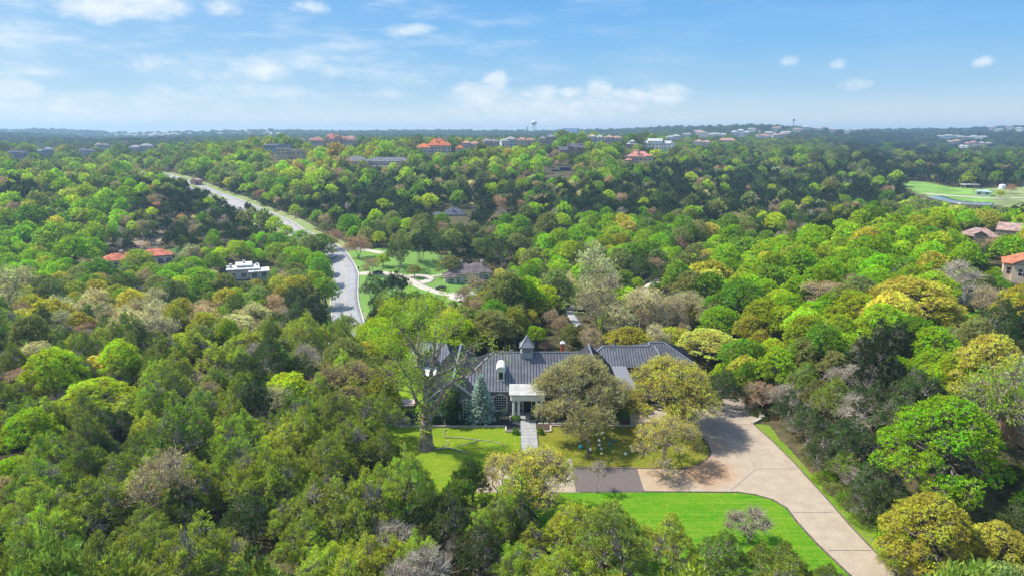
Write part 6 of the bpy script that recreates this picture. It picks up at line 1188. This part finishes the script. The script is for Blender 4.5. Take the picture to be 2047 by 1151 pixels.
v1, f1 = prisms(np.array(A_), np.array(B_), .03, .012); v2, f2 = prisms(np.array([[0, 0, -.3]]), np.array([[0, 0, H_-.2]]), .16, .03, 7); j_ = join([(v1, f1, 0, None), (v2, f2, 0, None)]); link('trunk', mesh_np('trunk', j_[0], [j_[1]], [M['bark']]), e)
# dark evergreen column beside the gable window, topiaries, shrubs
own_tree('evergreen_tree', 'dark glossy evergreen column between the two gable windows', (-10.3, 107.9, 0), dict(Rr=1.7, Ht=6.8, zb=.3, nl=12, lr=.95, tufts=700, kleaf=10, leaf=.2, up=.2, twigs=.2, shape='tall', leafw=.6, tsize=.2, trunk_r=.12, stems=1, sq=1.1, inner=.1), M['bark'], (.05, .11, .03), 520)
for (u, v, h, r_, lab) in ((889, 851, 2.6, .85, 'blue-green ball topiary on a tan stem left of the gable window'), (998, 843, 1.7, .75, 'pale grey-green ball topiary on a stem beside the spruce'), (1008, 838, 1.7, .7, 'smaller ball topiary nearer the porch window')):
    a, b = G0(u, v); e = empty('topiary', (a, b, 0), lab, 'topiary', 'ball topiaries in the gravel bed'); MB().tube((0,0,-.1),(0,0,h-r_*.3),.13,.10,8).build('trunk', mat('tan stem', (.45,.32,.2), .9, .2, 3), e)
    c = link('crown', shrub_mesh(int(u), r_, r_*.8, 150, 10, .15), e); c.location = (0, 0, h-.5); c['tint'] = (.13, .22, .16)
sh0 = None
SH = [(1031,838,.85,.8,'grn2','round green shrub left of the porch steps'),(1086,838,1.1,.75,'olv','wide olive shrub right of the porch steps'),(1066,838,.5,.5,'jun','small shrub tucked by the right porch columns'),(1031,867,.5,1.0,'grn2','small conical shrub left of the walk'),(1080,867,.5,1.0,'grn2','small conical shrub right of the walk'),(1086,903,.55,.8,'lime','lime green shrub at the lawn corner by the walk'),
 (935,844,1.9,.5,'jund','low dark hedge under the large gable window'),(980,835,1.6,.8,'junk','dark clipped shrub right of the spruce'),(868,842,1.3,.6,'jund','dark low shrub at the left end of the gravel bed'),(880,838,1.0,.8,'junk','taller dark shrub behind the stem topiary'),(1207,826,1.3,1.7,'pnk','dark red leaved shrub beside the grey wall'),(1235,832,1.9,.9,'grn2','bright green clipped hedge right of the red shrub'),(1215,836,1.6,.6,'junk','dark box hedge in front of the red shrub'),(1250,824,1.2,1.2,'grn','fresh green shrub at the wall corner'),
 (1650,962,1.7,1.4,'grn','round bright green shrub on the driveway bank'),(1668,985,1.5,1.2,'olv','olive shrub below the bright green one'),(1700,1010,2.0,1.5,'grn2','leafy green shrub midway along the bank'),(1728,1045,2.0,1.4,'grn2','second leafy green shrub along the bank'),(1790,1085,2.2,1.3,'grn','bright green shrub under the corner oak'),(1830,1110,2.0,1.2,'grn','low green shrub at the foot of the corner oak'),(1700,980,1.6,1.3,'jun','green shrub at the wood edge above the bank'),(1622,925,1.3,1.1,'olv','small dull shrub at the top of the bank')]
for i, (u, v, r_, h, tn, lab) in enumerate(SH):
    a, b = G0(u, v); o = link('shrub', shrub_mesh(600+i, r_, h, int(90+90*r_), 9, .17)); o.location = (a, b, 0); tag(o, lab, 'shrub', 'shrubs of the garden'); o['tint'] = T[tn] if lab[:8] != 'dark red' else (.28, .03, .03); sh0 = sh0 or o
# the sycamore: limbs follow the photo, set at the tree's real distance
rs = np.random.RandomState(77); by = 98.9; bx = (852-1023.5)/FPX*(by*math.cos(PITCH)+CH*math.sin(PITCH))
def at(u, v, y_): d = px_dir(u, v); t = y_/d.y; return np.array([d.x*t-bx, y_-by, CH+d.z*t])
def z2(px, py): return 560+px/3.596, 580+py/3.596
Wd = Wood(); tips = []
def limb(zp, ys, r0, r1):
    pts = [at(*z2(*p), by+q) for p, q in zip(zp, ys)]; P = []
    for i in range(len(pts)-1):
        for k in range(4): P.append(pts[i]+(pts[i+1]-pts[i])*k/4+rs.normal(size=3)*.08*(0 < i or k > 0))
    P.append(pts[-1]); n = len(P)-1
    for i in range(n):
        a, b = r0+(r1-r0)*i/n, r0+(r1-r0)*(i+1)/n; Wd.A.append(P[i]); Wd.B.append(P[i+1]); Wd.a.append(a); Wd.b.append(b*1.02)
        if i > n*.30: tips.append((P[i], unit(P[i+1]-P[i]), b, 1))
    tips.append((P[-1], unit(P[-1]-P[-2]), r1, 0))
Wd.A += [np.array([0, 0, -.4]), np.array([0, 0, .8])]; Wd.B += [np.array([0, 0, .8]), np.array([.1, 0, 2.2])]; Wd.a += [1.55, 1.1]; Wd.b += [1.1, .95]
limb([(1045,1050),(1050,960),(1060,890)], [0,0,0], .95, .85)
limb([(1058,900),(1050,800),(1045,690),(1030,600),(1000,540)], [0,0,.3,.5,.8], .62, .34)
limb([(1000,540),(985,450),(940,380),(880,300),(810,200)], [.8,1,1,.5,0], .32, .07)
limb([(1055,890),(1010,840),(965,760),(935,700)], [0,-.5,-1,-1.5], .38, .16); limb([(935,700),(930,640),(880,560),(820,470),(790,440)], [-1.5,-1.5,-2,-2.4,-2.6], .15, .04)
limb([(1046,720),(985,650),(930,600),(925,560)], [.2,1.5,2.5,3], .24, .08)
limb([(1048,760),(1085,640),(1090,540),(1108,430),(1115,330),(1130,220),(1140,130)], [0,.4,1,1.5,2,2,2], .42, .06)
limb([(1070,660),(1130,600),(1230,560),(1330,490),(1350,430),(1440,380)], [.2,-.3,-.8,-1.2,-1.4,-1.6], .3, .06)
limb([(1080,900),(1120,830),(1180,700),(1250,650),(1340,610),(1430,560),(1500,470),(1560,440)], [0,-.6,-1.4,-1.8,-2,-2,-2,-2], .36, .05)
limb([(1000,545),(990,430),(1000,330),(970,220),(990,120)], [.8,2,3,3.5,4], .2, .05); limb([(1100,460),(1180,380),(1230,290),(1290,240)], [1.4,2.5,3,3.4], .18, .05); limb([(1090,560),(1140,460),(1150,380),(1200,260)], [1,-.8,-2,-3], .16, .05)
limb([(880,300),(800,300),(720,330),(640,330)], [.5,-.5,-1,-1.5], .12, .04); limb([(940,380),(860,400),(760,420)], [1,.3,0], .12, .04); limb([(1070,850),(1150,800),(1200,720)], [0,1.5,2.5], .2, .06)
LP, LD = [], []; A2, B2, a2, b2 = [], [], [], []
def sprout(p, d, r, lvl, L):
    if lvl == 0:
        for _ in range(1):
            LP.append(p); LD.append(d)
        return
    nb = 3 if lvl > 1 else 3
    for _ in range(nb):
        dd = unit(d*.7+rs.normal(size=3)*.55+[0, 0, .28]); l_ = L*rs.uniform(.6, 1.2); m_ = p+dd*l_*.5+rs.normal(size=3)*.05*l_; q = p+dd*l_
        A2.extend([p, m_]); B2.extend([m_, q]); a2.extend([r, r*.75]); b2.extend([r*.75, r*.5]); sprout(q, dd, r*.5, lvl-1, L*.62)
for (p, d, r, side) in tips:
    if side:
        if rs.rand() < .62: sprout(p, unit(d*.4+rs.normal(size=3)*.7+[0, 0, .3]), min(r*.5, .07), 2, 1.25)
    else: sprout(p, d, max(r*.8, .04), 3, 1.5)
v1, f1 = prisms(np.array(Wd.A), np.array(Wd.B), np.array(Wd.a), np.array(Wd.b), 9); v2, f2 = prisms(np.array(A2), np.array(B2), np.array(a2), np.array(b2), 4); jw = join([(v1, f1, 0, None), (v2, f2, 0, None)])
e = empty('sycamore_tree', (bx, by, 0), 'tall old sycamore with thick forked trunk and thin lime leaves left of the house', 'tree')
link('trunk', mesh_np('trunk', jw[0], [jw[1]], [M['barkpale']], smooth_=True), e)
LP, LD = np.array(LP), np.array(LD)
# leaves come thickest on the upper left of the crown and thin out over the roof
wgt = np.clip(.95-(LP[:, 0]+3)*.075, .22, 1)*np.where(LP[:, 2] > 17.5, 1.0, .8); kp = rs.rand(len(LP)) < wgt; LP, LD = LP[kp], LD[kp]; k = 16
cc = np.repeat(LP, k, 0)+rs.normal(size=(len(LP)*k, 3))*.42; v, f = quads(cc, unit(np.repeat(LD, k, 0)*.4+rs.normal(size=cc.shape)*.7), .24*rs.uniform(.6, 1.3, len(cc)), .15, rs)
c = link('crown', mesh_np('crown', v, [f], [M['leaf']], rnd=np.repeat(rs.rand(len(LP)), k)*.7+rs.rand(len(cc))*.3), e); c['tint'] = (.42, .60, .04)
print('sycamore leaves', len(cc), 'twigs', len(A2))
# undergrowth between the near trees
pts = []; rg = np.random.RandomState(40); n = 5200
a_ = rg.uniform(-R(44), R(44), n); d_ = np.sqrt(rg.uniform(38**2, 330**2, n)); x_, y_ = np.sin(a_)*d_, np.cos(a_)*d_
ok = allowed(x_, y_, np.full(n, 1.2), np.full(n, 1.0)); us = [(.08, .12, .03), (.12, .16, .04), (.22, .20, .10), (.18, .14, .09)]
for i in np.where(ok)[0]:
    s = rg.uniform(.5, 1.7); c = np.array(us[rg.randint(4)])*rg.uniform(.8, 1.2); pts.append(((x_[i], y_[i], float(Hs(x_[i], y_[i]))), (0, 0, rg.uniform(0, 6.28)), (s, s, s*rg.uniform(.6, 1.1)), tuple(c), 0))
ug = dist_scatter('undergrowth', pts, [sh0], 'low scrub and seedlings between the trunks of the wood')
# median planting and a hedge by the upper road
rs = np.random.RandomState(8); o = link('island_hedge', shrub_mesh(700, 5.0, 1.4, 260, 8, .5)); o.location = isl; o.scale = (1.6, .5, 1); o.rotation_euler = (0, 0, math.atan2(isl_t.y, isl_t.x)); o['tint'] = (.07, .10, .03); tag(o, 'low dark hedge on the planted island of the upper road', 'hedge')
# ================================================================== haze
k = MB(); k.box(-6500, 6500, -6500, 6500, -60, 118)
hm = bpy.data.materials.new('air haze'); hm.use_nodes = True; nt = hm.node_tree; nt.nodes.clear()
pv_ = N(nt, 'ShaderNodeVolumePrincipled'); pv_.inputs['Color'].default_value = (.46, .70, .92, 1); pv_.inputs['Density'].default_value = .0002; pv_.inputs['Anisotropy'].default_value = .2
o_ = N(nt, 'ShaderNodeOutputMaterial'); nt.links.new(pv_.outputs[0], o_.inputs['Volume'])
k.build('haze', hm, kind='stuff', label='thin blue air haze over the hills')
